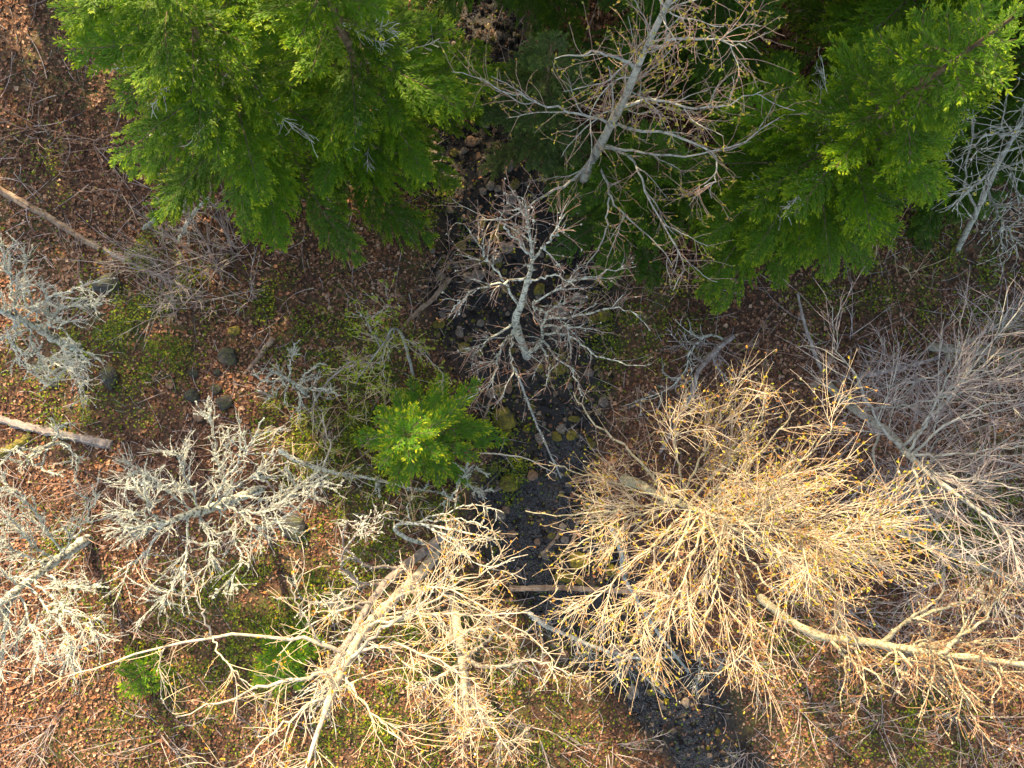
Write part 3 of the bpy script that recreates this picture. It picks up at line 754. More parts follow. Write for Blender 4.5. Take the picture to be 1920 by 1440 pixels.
bare_tree('alder_tree', 'lichen grey alder standing in the middle of the creek bed',
  [(988,668,None,.12),(968,612,2.8,.10),(975,575,4.0,.08),(988,530,5.0,.06),(998,480,6.2,.035),(990,420,7.2,.022),(984,375,7.8,.006)],
  [[(990,662,.6,2.0),(1014,642,2.2),(1018,605,3.4),(1034,580,4.4),(1060,560,5)],
   [(1018,625,2.8),(1060,625,3.5),(1095,650,4.1),(1135,672,4.6),(1195,685,5)],
   [(1022,598,3.6),(1085,592,4.2),(1150,578,4.8),(1205,592,5.2)],
   [(1026,590,3.8),(1000,570,4.4),(1050,540,5),(1110,520,5.4),(1170,500,5.7)],
   [(1020,612,3.2),(1075,612,3.8),(1120,620,4.2)],
   [(1016,636,2.5),(1040,668,3.2),(1075,700,3.8),(1090,740,4.2)],
   [(1014,640,2.3),(1030,690,3.0),(1022,730,3.5)],
   [(968,614,2.8),(945,645,3.4),(930,690,3.9),(915,728,4.2)],
   [(966,618,2.7),(958,660,3.3),(960,700,3.8),(925,765,4.2)],
   [(967,606,3.0),(925,630,3.6),(895,650,4.0),(870,655,4.2)],
   [(988,530,5.0),(1008,520,5.3),(1040,518,5.6),(1080,540,5.9)],
   [(975,575,4.0),(935,510,4.8),(905,470,5.3),(870,420,5.7)],
   [(990,520,5.2),(945,530,5.5),(890,540,5.8),(850,575,6)],
   [(998,485,6.1),(1030,450,6.5),(1060,420,6.8)],[(996,480,6.2),(960,440,6.6),(935,395,6.9)]],
  22, M_LICHENBARK, M_TWIG_PINK, n_branch=100, branch_len=(.4, 1.15), n_twig=640, twig_len=(.3, .9), n_fine=450, fine_r=.0036, twig_r=.0046, buds=520,
  bud_pal=[(.42, .16, .06), (.5, .22, .08)], bud_size=.04, lichen=900, lichen_size=.045, lichen_spread=.02, up=.0, limb_r=.034, branch_r=.015, wob=.08, ang=(.35, .85))

bare_tree('birch_tree', 'large sunlit bare tree with a wide crown of golden budding twigs',
  [(1172,898,None,.15),(1205,912,2.2,.115),(1235,928,4,.09),(1275,945,5.8,.068),(1335,965,7.4,.045),(1420,985,8.7,.026),(1520,1005,9.6,.022),(1590,1015,10.0,.01)],
  [[(1325,963,7.1,1.3),(1300,1030,7.8),(1275,1105,8.4),(1245,1175,8.9)],
   [(1332,965,7.3,1.2),(1348,1060,8.0),(1335,1130,8.6),(1310,1200,9.0)],
   [(1340,966,7.4,1.3),(1405,1045,8.2),(1450,1120,8.8),(1480,1185,9.2)],
   [(1350,970,7.6,1.3),(1430,1030,8.5),(1510,1080,9.0),(1580,1115,9.3)],
   [(1340,962,7.4,1.2),(1430,935,8.2),(1520,910,8.8),(1590,900,9.2)],
   [(1315,960,6.9,1.3),(1385,890,7.8),(1450,820,8.5),(1495,765,9.0)],
   [(1275,945,5.9,1.2),(1310,865,6.9),(1345,800,7.6),(1370,735,8.2)],
   [(1290,950,6.2,1.2),(1360,870,7.2),(1415,800,7.9),(1435,745,8.4)],
   [(1245,930,5.2,1.3),(1205,870,6.0),(1140,815,6.6),(1095,765,7.0),(1075,735,7.2)],
   [(1255,940,5.4,1.0),(1170,950,6.4),(1075,965,7.1),(985,958,7.6)],
   [(1265,943,5.6,1.0),(1180,1005,6.6),(1110,1055,7.2),(1050,1085,7.6)],
   [(1235,930,4.8,.9),(1150,905,5.8),(1080,885,6.4),(1030,866,6.8)],
   [(1315,962,6.9,1.0),(1250,1050,7.7),(1195,1115,8.1),(1150,1160,8.4)],
   [(1380,976,8.2),(1460,950,9.0),(1560,965,9.5),(1620,985,9.8)],
   [(1390,978,8.4),(1470,1040,9.2),(1550,1050,9.6),(1610,1040,9.9)],
   [(1400,980,8.5),(1470,900,9.2),(1530,840,9.6),(1560,800,9.8)],
   [(1290,952,6.3),(1225,1020,7.2),(1160,1080,7.8),(1110,1130,8.1)],[(1300,955,6.5),(1255,1080,7.6),(1215,1170,8.2),(1190,1225,8.5)],[(1270,944,5.7),(1190,965,6.7),(1120,1000,7.3),(1060,1030,7.6)],
   [(1290,950,6.2),(1270,870,7.0),(1265,800,7.5),(1290,745,7.8)],[(1310,958,6.7),(1390,1090,7.9),(1410,1180,8.5),(1400,1225,8.8)]],
  23, M_TANLICHEN, M_TWIG_ORANGE, n_limb=26, limb_len=(1.0, 2.0), n_branch=150, branch_len=(.8, 1.8), n_twig=2250, twig_len=(.5, 1.35), n_fine=3000, fine_len=(.12, .34), twig_r=.0036, fine_r=.0029,
  thin=lambda q: .12+.88*sstep(.9, 2.9, q[:, 0]+.42*np.clip(-q[:, 1]-1.2, 0, 3)), buds=7000, bud_size=.055, lichen=2500, lichen_pal=TAN_PAL, lichen_size=.035, lichen_spread=.012, up=.04, limb_r=.024, branch_r=.011, wob=.06, ang=(.25, .75), twig_ang=(.22, .95), branch_m=M_PALE)

RIGHT = dict(bark_m=M_ALDER, twig_m=M_TWIG_GREY, n_branch=60, branch_len=(1.0, 2.4), n_twig=560, twig_len=(.6, 1.8), n_fine=500, fine_len=(.2, .6), twig_r=.005, fine_r=.004, up=.01, wob=.075, ang=(.3, .9), limb_r=.036, branch_r=.014)
bare_tree('thicket_tree', 'grey leaning thicket tree whose trunk crosses behind the golden crown',
  [(1552,722,None,.12),(1600,765,2.2,.105),(1665,810,4,.088),(1710,860,5.2,.07),(1790,925,6.4,.045),(1900,1000,7.4,.03)],
  [[(1610,770,2.5),(1690,760,3.6),(1790,740,4.6),(1930,690,5.4)],
   [(1690,840,4.8,1.2),(1760,770,5.4),(1830,680,5.9),(1925,560,6.4)],
   [(1650,800,3.6),(1640,870,4.6),(1690,960,5.4),(1760,1050,6)],
   [(1700,855,5,1.2),(1800,850,5.8),(1930,835,6.4)],[(1715,865,5.3),(1730,940,6),(1800,1030,6.6),(1900,1090,7)],
   [(1705,858,5.1),(1770,800,5.7),(1860,760,6.2),(1940,745,6.6)],[(1700,850,5),(1740,780,5.6),(1780,700,6),(1800,640,6.2)],
   [(1690,845,4.8),(1640,780,5.4),(1600,700,5.9),(1560,650,6.2)],[(1735,885,5.6),(1830,900,6.2),(1930,920,6.7)]],
  24, **RIGHT)
bare_tree('thicket_tree', 'slender grey thicket tree arching over the right edge',
  [(1745,650,None,.12),(1800,655,2,.10),(1870,660,3.8,.08),(1960,655,5.4,.05),(2050,640,6.4,.02)],
  [[(1800,655,2.1),(1850,620,3.2),(1920,560,4.2),(1990,500,5)],[(1830,658,2.8),(1870,720,3.8),(1930,800,4.7)],[(1870,660,3.8),(1930,680,4.6),(2010,700,5.4)],
   [(1790,655,1.8),(1760,700,2.8),(1700,720,3.5),(1600,735,4)]], 25, **{**RIGHT, 'n_twig': 420, 'n_fine': 350, 'n_branch': 44})
bare_tree('thicket_tree', 'purple grey bare tree spreading over green ground cover at right',
  [(1655,985,None,.13),(1720,1010,2,.11),(1800,1045,3.8,.09),(1900,1085,5.2,.06),(2010,1130,6.4,.02)],
  [[(1720,1010,2),(1770,960,3.2),(1850,900,4.2),(1940,850,5)],[(1760,1025,2.8),(1770,1080,3.8),(1750,1150,4.6),(1740,1210,5)],
   [(1800,1045,3.8),(1870,1030,4.6),(1960,1000,5.4)],[(1830,1060,4.3),(1870,1120,5),(1930,1190,5.6)],[(1700,1000,1.6),(1690,940,2.8),(1720,880,3.8),(1760,820,4.6)]],
  26, **{**RIGHT, 'n_twig': 600, 'n_fine': 500, 'n_branch': 60})
bare_tree('thicket_tree', 'grey sapling with hanging twigs in the upper right corner before dark fir',
  [(1795,470,None,.08),(1830,400,2.5,.07),(1865,320,4.4,.055),(1910,240,6,.035),(1960,160,7,.015)],
  [[(1830,400,2.6),(1810,330,3.8),(1825,240,5),(1815,190,5.6)],[(1865,320,4.4),(1930,300,5.2),(2000,310,5.8)],[(1850,355,3.8),(1880,420,4.6),(1925,470,5)],
   [(1900,260,5.6),(1850,330,6),(1800,370,6.2)],[(1900,255,5.7),(1860,250,6.1),(1790,300,6.4)]],
  27, M_ALDER, M_TWIG_PALE, n_branch=34, branch_len=(.6, 1.5), n_twig=260, twig_len=(.4, 1.0), n_fine=200, buds=60, bud_pal=[(.6, .5, .04)], bud_size=.09, lichen=500, lichen_size=.04, lichen_spread=.02, up=-.03, limb_r=.035)

bare_tree('leaning_tree', 'leaning trunk furred with tan lichen along the bottom right',
  [(1425,1120,None,.12),(1470,1155,1.4,.11),(1530,1190,2.6,.10),(1640,1206,4.2,.085),(1760,1226,5.6,.07),(1900,1243,6.8,.055),(2060,1268,7.8,.05)],
  [[(1555,1196,3.0,1.1),(1580,1225,3.7),(1630,1258,4.4),(1700,1310,5)],[(1650,1208,4.3,1.2),(1690,1170,4.9),(1735,1140,5.4),(1780,1105,5.7)],
   [(1655,1210,4.4,1.2),(1730,1250,5.1),(1800,1290,5.7),(1860,1340,6)],[(1700,1215,5),(1790,1206,5.8),(1925,1192,6.4)],
   [(1690,1215,4.9),(1760,1240,5.6),(1850,1262,6.3),(1940,1290,6.8)],[(1760,1225,5.7),(1840,1160,6.3),(1900,1090,6.7)],[(1720,1160,5.2),(1800,1130,5.8),(1870,1100,6.2)],
   [(1600,1200,3.7),(1570,1160,4.4),(1580,1110,4.9)]],
  28, M_TANLICHEN, M_TWIG_RUST, n_limb=7, limb_t=(.4, .95), limb_len=(1.2, 2.2), n_branch=70, branch_len=(.6, 1.6), n_twig=700, twig_len=(.4, 1.1), n_fine=600, twig_r=.0045, fine_r=.0036, buds=500, bud_pal=[(.5, .26, .07), (.55, .36, .08)],
  lichen=2600, lichen_pal=TAN_PAL, lichen_size=.045, lichen_spread=.03, up=.05, limb_r=.05, rough=.12)

bare_tree('maple_tree', 'pale forked tree at the bottom edge with long sunlit white limbs',
  [(818,1028,None,.17),(800,1062,1.4,.15),(745,1118,3.6,.125),(712,1150,4.8,.115),(690,1172,5.6,.105),(652,1235,7.2,.085),(622,1300,8.4,.06),(590,1390,9.5,.035),(560,1480,10.2,.02)],
  [[(655,1230,7.1,1.7),(600,1203,7.6),(510,1190,7.9),(395,1192,8.2),(255,1224,8.5),(140,1262,8.7)],
   [(640,1255,7.6,1.7),(560,1272,8.1),(460,1300,8.5),(330,1345,8.8)],
   [(728,1135,4.2,1.2),(765,1112,5.0),(825,1102,5.6),(900,1135,6.2),(985,1185,6.7),(1040,1240,7)],
   [(690,1175,5.7,1.2),(770,1150,6.4),(830,1110,6.9),(900,1075,7.3),(990,1040,7.6)],
   [(700,1165,5.2,1.1),(800,1150,6.0),(900,1152,6.6),(1000,1150,7.0)],
   [(705,1160,5.1,1.1),(690,1130,5.8),(640,1145,6.4),(570,1180,6.9),(520,1230,7.2)],
   [(660,1225,6.9,1.1),(740,1210,7.6),(820,1240,8.0),(900,1290,8.3)],
   [(655,1235,7.2,1.3),(720,1180,7.8),(790,1130,8.2),(860,1060,8.5)],
   [(640,1260,7.7),(690,1330,8.4),(760,1400,8.8)],[(630,1290,8.2),(540,1350,8.8),(460,1420,9.1)],
   [(600,1203,7.6,.7),(560,1140,8),(540,1080,8.2)],[(395,1192,8.2,.6),(375,1130,8.5),(370,1080,8.6)],[(400,1192,8.2,.6),(420,1240,8.5),(480,1290,8.7)]],
  29, M_PALE, M_TWIG_GOLD, n_branch=80, branch_len=(.8, 1.9), n_twig=560, twig_len=(.4, 1.2), n_fine=700, fine_len=(.1, .3), twig_r=.0042, fine_r=.0035, thin=lambda q: 1-.6*sstep(-.5, .1, q[:, 0]), buds=900, bud_pal=[(.6, .30, .03), (.6, .40, .04), (.5, .22, .04)], bud_size=.06,
  lichen=700, lichen_size=.03, lichen_spread=.01, up=.02, limb_r=.030, branch_r=.012, wob=.11, branch_m=M_PALE)
bare_tree('snag', 'dead grey leaning trunk beside the pale forked tree',
  [(838,1000,None,.13),(785,1042,1.4,.12),(720,1095,3,.105),(672,1168,4.4,.09),(632,1240,5.5,.07),(605,1300,6.2,.04)],
  [[(720,1095,3,1),(660,1100,3.8),(610,1130,4.3),(520,1120,4.8)],[(750,1065,2.3),(690,1060,3.2),(645,1020,3.8),(650,980,4.1),(680,985,4.2)],
   [(715,1100,3.1),(665,1085,4.0),(640,1050,4.4),(660,1010,4.7),(700,1000,4.9)],[(690,1140,3.9),(600,1130,4.7),(560,1160,5.1)]],
  30, M_GREYLOG, M_TWIG_PALE, n_branch=26, n_twig=200, buds=0, lichen=1100, lichen_size=.045, lichen_spread=.03, limb_r=.045)
bare_tree('small_tree', 'small lichen grey tree with a curled stem and orange twigs by the creek',
  [(812,1040,None,.08),(800,1022,.8,.07),(765,1010,1.8,.055),(740,993,2.5,.045),(754,981,3.0,.042),(800,984,3.4,.035),(860,996,3.8,.022),(930,1010,4.2,.01)],
  [[(780,980,3.2,.9),(840,960,3.8),(890,945,4.2),(945,962,4.5)],[(800,985,3.4,.9),(860,1030,4),(910,1062,4.4),(965,1050,4.6)],[(790,983,3.3),(850,1010,3.9),(940,1012,4.3)],
   [(770,979,3.1,.7),(762,950,3.5)],[(775,980,3.2),(870,975,3.9),(925,995,4.3)]],
  31, M_LICHENBARK, M_TWIG_ORANGE, n_branch=22, branch_len=(.4, .9), n_twig=130, n_fine=80, buds=80, lichen=900, lichen_size=.035, lichen_spread=.02, limb_r=.022, branch_r=.012)
bare_tree('small_tree', 'sunlit bare tree at the bottom edge right of the pale forked tree',
  [(848,1120,None,.13),(858,1180,2.6,.115),(866,1235,4.6,.10),(872,1300,6.2,.07),(878,1380,7.6,.03)],
  [[(868,1240,4.7,1.4),(930,1250,5.5),(1000,1240,6),(1060,1260,6.4)],[(864,1230,4.4),(840,1180,5.2),(790,1130,5.8),(770,1090,6.1)],[(868,1245,4.8,1.2),(820,1270,5.6),(760,1290,6.1)],
   [(866,1238,4.6),(920,1195,5.4),(960,1140,6)],[(870,1260,5.1,1.1),(900,1330,6),(950,1400,6.6)],[(860,1190,2.9),(905,1180,3.8),(960,1200,4.4)]],
  32, M_PALE, M_TWIG_ORANGE, n_branch=50, n_twig=520, n_fine=420, buds=420, bud_pal=[(.6, .30, .03), (.6, .40, .04)], lichen=500, lichen_size=.04, limb_r=.05, up=.03)

LICH = dict(bark_m=M_LICHENBARK, twig_m=M_TWIG_PALE, rough=.18, up=.03, wob=.10, limb_r=.030, branch_r=.016, twig_r=.0058, lichen_size=.028, lichen_spread=.022, ang=(.3, .85))
bare_tree('lichen_tree', 'white lichen covered bare tree spreading wide in the lower left',
  [(492,915,None,.13),(450,930,1.6,.12),(400,950,3.0,.105),(345,968,4.2,.085),(290,985,5.0,.055),(225,990,5.6,.02)],
  [[(435,938,2.0),(412,880,3),(400,830,3.6),(398,785,4)],[(385,955,3.3),(430,890,4),(465,840,4.5),(495,785,4.9)],[(445,932,1.8),(520,930,2.8),(560,915,3.4),(615,890,3.9)],
   [(365,962,3.7),(310,915,4.3),(262,880,4.8)],[(310,978,4.7),(255,960,5.2),(215,965,5.5)],[(410,948,2.7),(440,1010,3.5),(450,1060,4),(420,1100,4.4)],
   [(350,968,4.1),(350,1040,4.6),(325,1095,5),(300,1130,5.2)],[(305,982,4.8),(270,1040,5.2),(210,1080,5.6)],[(440,935,1.9),(480,990,2.8),(540,965,3.5),(580,930,3.8)],
   [(370,960,3.6),(395,1030,4.3),(375,1110,4.8)],[(375,958,3.5),(350,900,4.2),(330,850,4.6)],[(300,983,4.9),(265,930,5.3),(235,905,5.5)],[(400,950,3),(470,960,3.7),(520,950,4.1)],[(390,952,3.2),(460,900,3.9),(530,870,4.3)]],
  33, n_branch=150, branch_len=(.5, 1.4), n_twig=1200, twig_len=(.25, .8), lichen=24000, **LICH)
bare_tree('lichen_tree', 'white lichen covered tree at the bottom left corner beside the left edge',
  [(165,1010,None,.14),(120,1040,2,.12),(60,1085,4,.10),(0,1130,5.2,.07),(-80,1190,6.2,.03)],
  [[(120,1040,2),(80,980,3.2),(40,930,4),(-10,900,4.4)],[(110,1045,2.4),(150,990,3.2),(185,930,3.8)],[(60,1085,4,1.1),(110,1130,4.6),(180,1190,5)],[(30,1105,4.5),(60,1180,5.1),(95,1245,5.5)],
   [(90,1060,3.1),(20,1030,4),(-40,1000,4.6)],[(40,1100,4.3),(-10,1060,4.9)],[(20,1115,4.8),(10,1190,5.3),(-10,1260,5.7)],[(80,1070,3.4),(130,1100,4.1),(190,1100,4.5)],[(100,1050,2.8),(60,1020,3.6),(10,960,4.2)],[(50,1092,4.1),(120,1180,4.8),(130,1230,5.1)]],
  34, n_branch=120, branch_len=(.5, 1.4), n_twig=900, twig_len=(.25, .8), lichen=19000, **LICH)
bare_tree('lichen_tree', 'white lichen covered tree at the left edge above the fallen grey log',
  [(150,655,None,.12),(115,640,1.4,.11),(70,615,3,.09),(20,590,4.2,.06),(-50,560,5.2,.025)],
  [[(80,620,2.7),(120,575,3.4),(190,572,3.9)],[(75,615,2.9),(55,550,3.6),(42,480,4.1)],[(105,635,1.8),(130,680,2.6),(152,738,3.2)],[(50,605,3.5),(70,660,4),(125,690,4.3)],[(30,597,3.9),(20,530,4.5),(-5,440,4.9)],
   [(60,610,3.2),(120,620,3.9),(170,690,4.2)],[(40,600,3.7),(90,560,4.3),(150,540,4.6)],[(25,592,4.1),(30,650,4.6),(60,690,4.8)],[(70,615,3),(20,630,3.8),(-20,650,4.3)]],
  35, n_branch=90, branch_len=(.45, 1.2), n_twig=700, twig_len=(.25, .7), lichen=14000, **LICH)
bare_tree('lichen_bush', 'small pale lichen covered bush left of the bright young fir',
  [(575,740,None,.06),(560,725,1.0,.055),(535,708,2.0,.045),(500,690,2.8,.02)],
  [[(560,725,1),(575,700,1.6),(600,680,2)],[(545,715,1.6),(520,730,2.2),(500,750,2.6)],[(535,708,2),(500,715,2.5),(470,700,2.9)],[(550,718,1.4),(565,750,2),(560,780,2.4)],[(540,710,1.8),(545,680,2.4),(550,660,2.7)],[(555,722,1.2),(600,730,1.9),(640,740,2.3)]],
  36, n_branch=34, branch_len=(.3, .7), n_twig=200, twig_len=(.15, .4), lichen=2600, cat='bush', **{**LICH, 'limb_r': .025})
bare_tree('lichen_bush', 'pale lichen covered branch tangle hanging over the end of grey log',
  [(130,838,None,.06),(110,830,.9,.055),(80,840,1.8,.045),(40,870,2.6,.02)],
  [[(110,830,.9),(140,850,1.5),(140,900,2)],[(90,836,1.5),(80,880,2.1),(110,890,2.4)],[(70,845,2),(30,840,2.6),(0,870,2.9)],[(100,832,1.2),(110,800,1.9),(140,795,2.2)]],
  37, n_branch=30, branch_len=(.3, .7), n_twig=140, twig_len=(.15, .4), lichen=3000, cat='bush', **{**LICH, 'limb_r': .028})
bare_tree('lichen_bush', 'white lichen tuft hanging below the right side of the young fir',
  [(855,905,None,.05),(860,900,.7,.04),(868,895,1.3,.03),(880,890,1.8,.015)],
  [[(860,900,.7),(890,880,1.2),(915,890,1.5)],[(866,896,1.2),(850,925,1.7),(830,945,2)],[(862,898,.9),(890,915,1.4),(910,920,1.7)],[(870,893,1.4),(880,860,1.8)]],
  38, n_branch=24, branch_len=(.2, .5), n_twig=120, twig_len=(.12, .3), lichen=1700, cat='bush', **{**LICH, 'limb_r': .022, 'branch_r': .015})

# ------------------------------------------------------------------ saplings, shrubs, brush
bare_tree('sapling', 'thin arching sapling with yellow green leaves between young fir and upper fir',
  [(775,705,None,.045),(765,665,.9,.04),(752,625,1.8,.035),(735,617,2.2,.03),(722,640,2.4,.025),(700,670,2.6,.02),(680,700,2.7,.01)],
  [[(716,640,2.4),(690,610,2.9),(690,580,3.2)],[(712,650,2.5),(685,600,3),(665,570,3.3)],[(740,618,2.1),(720,660,2.6),(722,720,2.9)],[(755,630,1.7),(790,660,2.3),(830,700,2.6)],[(705,665,2.6),(660,680,2.9),(620,700,3.1)],[(690,600,3),(730,570,3.3)]],
  39, M_ALDER, M_TWIG_ORANGE, n_branch=24, branch_len=(.4, 1.0), n_twig=170, n_fine=90, buds=1500, bud_pal=LEAF_PAL, bud_size=.075, limb_r=.018, branch_r=.012, cat='sapling', lichen=60)
pole('arched_branch', 'grey arched dead branch looping from the lichen bush towards the sapling', 'branch', [(590,800,None),(585,770,.9),(600,735,1.5),(630,700,1.9),(665,682,2),(710,680,1.7)], .035, .018, M_GREYLOG, 40, stubs=4, twigs=30, lift=False)
pole('dead_branch', 'lichen crusted fallen branch left of the young fir, sloping to its right', 'branch', [(522,842,1.2),(565,866,1.0),(620,886,.9),(690,898,.7),(770,916,.6),(850,926,None)], .065, .02, M_LICHENBARK, 41, stubs=9, stub_len=(.4, 1.1), twigs=60, lichen=900, lift=False)
pole('dead_branch', 'forked sunlit bleached stick above the lichen crusted fallen branch', 'branch', [(605,875,.9),(620,835,1.2),(612,815,1.4),(605,770,1.6)], .028, .012, M_PALE, 42, stubs=5, stub_len=(.2, .5), twigs=16, lift=False)

pole('fallen_log', 'brown weathered log slanting down from the left edge, broken near its middle', 'log', [(-60,322,None),(60,388,None),(130,428,None),(188,462,None)], .115, .085, M_DEADWOOD, 43, stubs=2, stub_len=(.2, .4))
pole('fallen_log', 'thin grey continuation of broken log, half hidden in dead brush', 'log', [(196,468,None),(240,492,None),(300,520,None),(350,545,None)], .075, .04, M_GREYLOG, 44, stubs=3)
pole('fallen_log', 'purple grey log at the left edge ending in a sunlit cut', 'log', [(-70,765,None),(40,795,None),(130,815,None),(208,832,None)], .105, .13, M_GREYLOG, 45, stubs=2, stub_len=(.15,.4), lichen=120)
pole('fallen_log', 'mossy dark log under lichen tangle at the left edge', 'log', [(-60,875,None),(10,845,None),(60,815,None)], .13, .10, stone_mat('mossy_log', (.03, .022, .015), (.09, .065, .04), (.16, .12, .07), .8), 46)
pole('fallen_log', 'straight dark pole between litter and upper creek bank', 'log', [(752,618,None),(785,585,None),(815,560,None),(845,525,None)], .06, .085, M_DEADWOOD, 47)
pole('fallen_log', 'short brown pole on the litter above lichen bush', 'log', [(458,702,None),(485,668,None),(510,636,None)], .05, .09, M_DEADWOOD, 48, stubs=2, stub_len=(.3, .7))
pole('fallen_log', 'pale log lying level across the lower creek', 'log', [(955,1104,.15),(1040,1103,.15),(1120,1108,.15),(1230,1112,.2),(1330,1112,None)], .085, .06, M_DEADWOOD, 49, stubs=3)
pole('fallen_pole', 'long grey pole sagging below the lower creek along the bottom', 'log', [(985,1145,1.0),(1020,1170,1.0),(1080,1198,.9),(1150,1225,.7),(1210,1236,.5),(1275,1232,None)], .07, .03, M_ALDER, 50, stubs=4, twigs=60, lichen=150, lift=False)
pole('fallen_pole', 'thin grey pole crossing the creek below the lichen alder', 'log', [(965,690,1.0),(985,740,.8),(1005,790,.6),(1030,845,.4),(1055,900,None)], .035, .022, M_ALDER, 51, twigs=14, lichen=60, lift=False)
pole('fallen_pole', 'pale thin stick arching from the young fir over creek gravel', 'log', [(900,850,.9),(940,850,.8),(985,858,.6),(1020,875,.35),(1045,885,None)], .025, .014, M_PALE, 52, twigs=8, lift=False)
pole('fallen_pole', 'grey stem running down behind the golden crown to the bottom right of creek', 'log', [(1145,985,2.4),(1165,1040,2.2),(1172,1085,2.0),(1210,1150,1.6),(1250,1210,1.0),(1290,1262,None)], .06, .035, M_ALDER, 53, twigs=30, lichen=120, lift=False)
pole('dead_tree', 'fallen dead tree with pale forked branches right of creek, above golden crown', 'log', [(1375,630,.9),(1345,655,.9),(1310,700,.8),(1300,735,.6),(1270,790,.3),(1240,850,None)], .075, .05, M_GREYLOG, 54, stubs=8, stub_len=(.8, 2.0), twigs=120, lichen=200, lift=False)
pole('dead_branch', 'thin forked whitish branch spread on litter right of the lichen alder', 'branch', [(1362,636,.7),(1325,628,.8),(1290,660,.8),(1285,690,.7),(1250,730,.5),(1170,760,None)], .032, .012, M_LICHENBARK, 55, stubs=7, stub_len=(.4, 1.2), twigs=60, lichen=100, lift=False)
pole('fallen_log', 'brown rotten log slanting under thicket beside the golden crown top', 'log', [(1520,730,None),(1545,690,None),(1562,650,None)], .12, .08, M_DEADWOOD, 56, stubs=2)
pole('fallen_log', 'grey pole leaning out of the dense fir to golden crown', 'log', [(1495,550,1.5),(1508,610,1.2),(1530,665,.8),(1545,700,None)], .03, .05, M_GREYLOG, 57, twigs=12, lift=False)
pole('fallen_log', 'grey log half buried in the right thicket', 'log', [(1610,705,None),(1690,690,None),(1760,672,None)], .09, .06, M_GREYLOG, 58, stubs=3, twigs=20)
pole('fallen_log', 'tan broken log piece under the golden crown in the creek', 'log', [(1010,1045,None),(1040,1010,None),(1055,985,None)], .06, .05, M_DEADWOOD, 59)
pole('fallen_log', 'second tan log piece beside water of the lower creek', 'log', [(1060,1040,None),(1075,1005,None),(1085,975,None)], .05, .045, M_DEADWOOD, 60)
pole('driftwood', 'pinkish barkless stick among mossy stones of the upper creek', 'stick', [(902,480,None),(918,468,None),(935,464,None),(958,462,None)], .045, .03, M_TWIG_PINK, 61)
pole('driftwood', 'brown root stick hanging over creek gravel below the lichen alder', 'stick', [(902,795,None),(915,765,.4),(925,735,.7)], .03, .025, M_DEADWOOD, 62, twigs=10, lift=False)

pole('dead_tree', 'grey lichen spotted dead branch leaning below the big bright fir', 'branch', [(268,430,None),(300,405,.7),(330,372,1.3),(350,350,1.7)], .06, .05, M_LICHENBARK, 63, stubs=6, twigs=60, lichen=160, lift=False)
pole('dead_tree', 'second grey dead branch leaning below the big bright fir, nearer the brush', 'branch', [(335,450,None),(352,420,.7),(368,395,1.2),(390,375,1.7)], .05, .04, M_LICHENBARK, 64, stubs=5, twigs=60, lichen=120, lift=False)
pole('dead_branch', 'thin whitish branch on litter at the edge of the big bright fir', 'branch', [(290,315,.6),(305,340,.5),(312,365,.3),(308,380,None)], .028, .012, M_LICHENBARK, 65, stubs=2, twigs=8, lift=False)

for i, (px, py, h, st, tw) in enumerate([(350,520,3.0,16,110),(400,500,3.0,18,120),(440,470,3.0,16,110),(380,560,2.4,14,90),(300,470,2.0,10,60),(470,560,2.0,10,60),(330,580,2.0,10,60)]):
    shrub(['thin grey dead stems around the middle of the grey log continuation', 'tallest clump of grey dead stems in the brush pile under the bright fir', 'grey dead stems nearest the hanging boughs of the bright fir', 'grey dead stems at the lower end of the brush pile', 'few grey stems beside the broken end of the brown log', 'grey stems right of the brush pile on bare litter', 'low grey stems below the tip of the grey log'][i], px, py, h, st, .45, 200+i, M_TWIG_GREY, twigs=tw, group='brush stems below the bright fir', lean=(-.1, .15), leaves=40, leaf=.04)
for i, (px, py, h, st, lv) in enumerate([(640,770,1.6,12,260),(590,830,1.5,12,260),(680,840,1.4,10,240),(720,760,1.2,10,220),(540,800,1.3,10,200),(690,700,1.4,10,180),(660,910,1.2,9,200),(760,940,1.2,9,160)]):
    shrub(['green budding shrub beneath the grey arched branch', 'green budding shrub above the lichen crusted fallen branch', 'green budding shrub close to the left side of young fir', 'green budding shrub between sapling and young fir', 'green budding shrub below the pale lichen bush', 'green budding shrub under the arching sapling', 'green budding shrub below the lichen crusted fallen branch', 'green budding shrub just under the young fir'][i], px, py, h, st, .7, 220+i, M_TWIG_ORANGE, leaves=lv, twigs=70, group='budding shrubs left of the young fir', leaf=.055)
for i, (px, py, h, st) in enumerate([(1600,640,2.2,10),(1720,700,2.4,12),(1880,620,2.4,10),(1640,720,2.2,10),(1750,790,2.4,10),(1860,860,2.4,12),(1700,920,2.2,12),(1880,980,2.2,12),(1800,1100,2.2,12),(1700,1120,2,12),(1620,1160,2,12),(1560,1150,2,10)]):
    shrub(['bare shrub at the top of thicket under the grey leaning pole', 'bare shrub over the grey half buried log', 'bare shrub where the slender thicket tree meets the right edge', 'bare shrub beside the foot of the leaning thicket tree', 'bare shrub in the dark heart of the thicket', 'bare shrub under the right hand limbs of the thicket tree', 'bare shrub at the foot of the purple grey tree', 'bare shrub on green ground cover by the right edge', 'bare shrub below the purple grey tree', 'bare shrub above the tan lichen trunk', 'bare shrub touching the upper side of the tan lichen trunk', 'bare shrub between golden crown and the tan lichen trunk'][i], px, py, h, st, .9, 240+i, M_TWIG_GREY, twigs=45, group='bare shrubs of the right thicket', arch=-.06, r=.012)
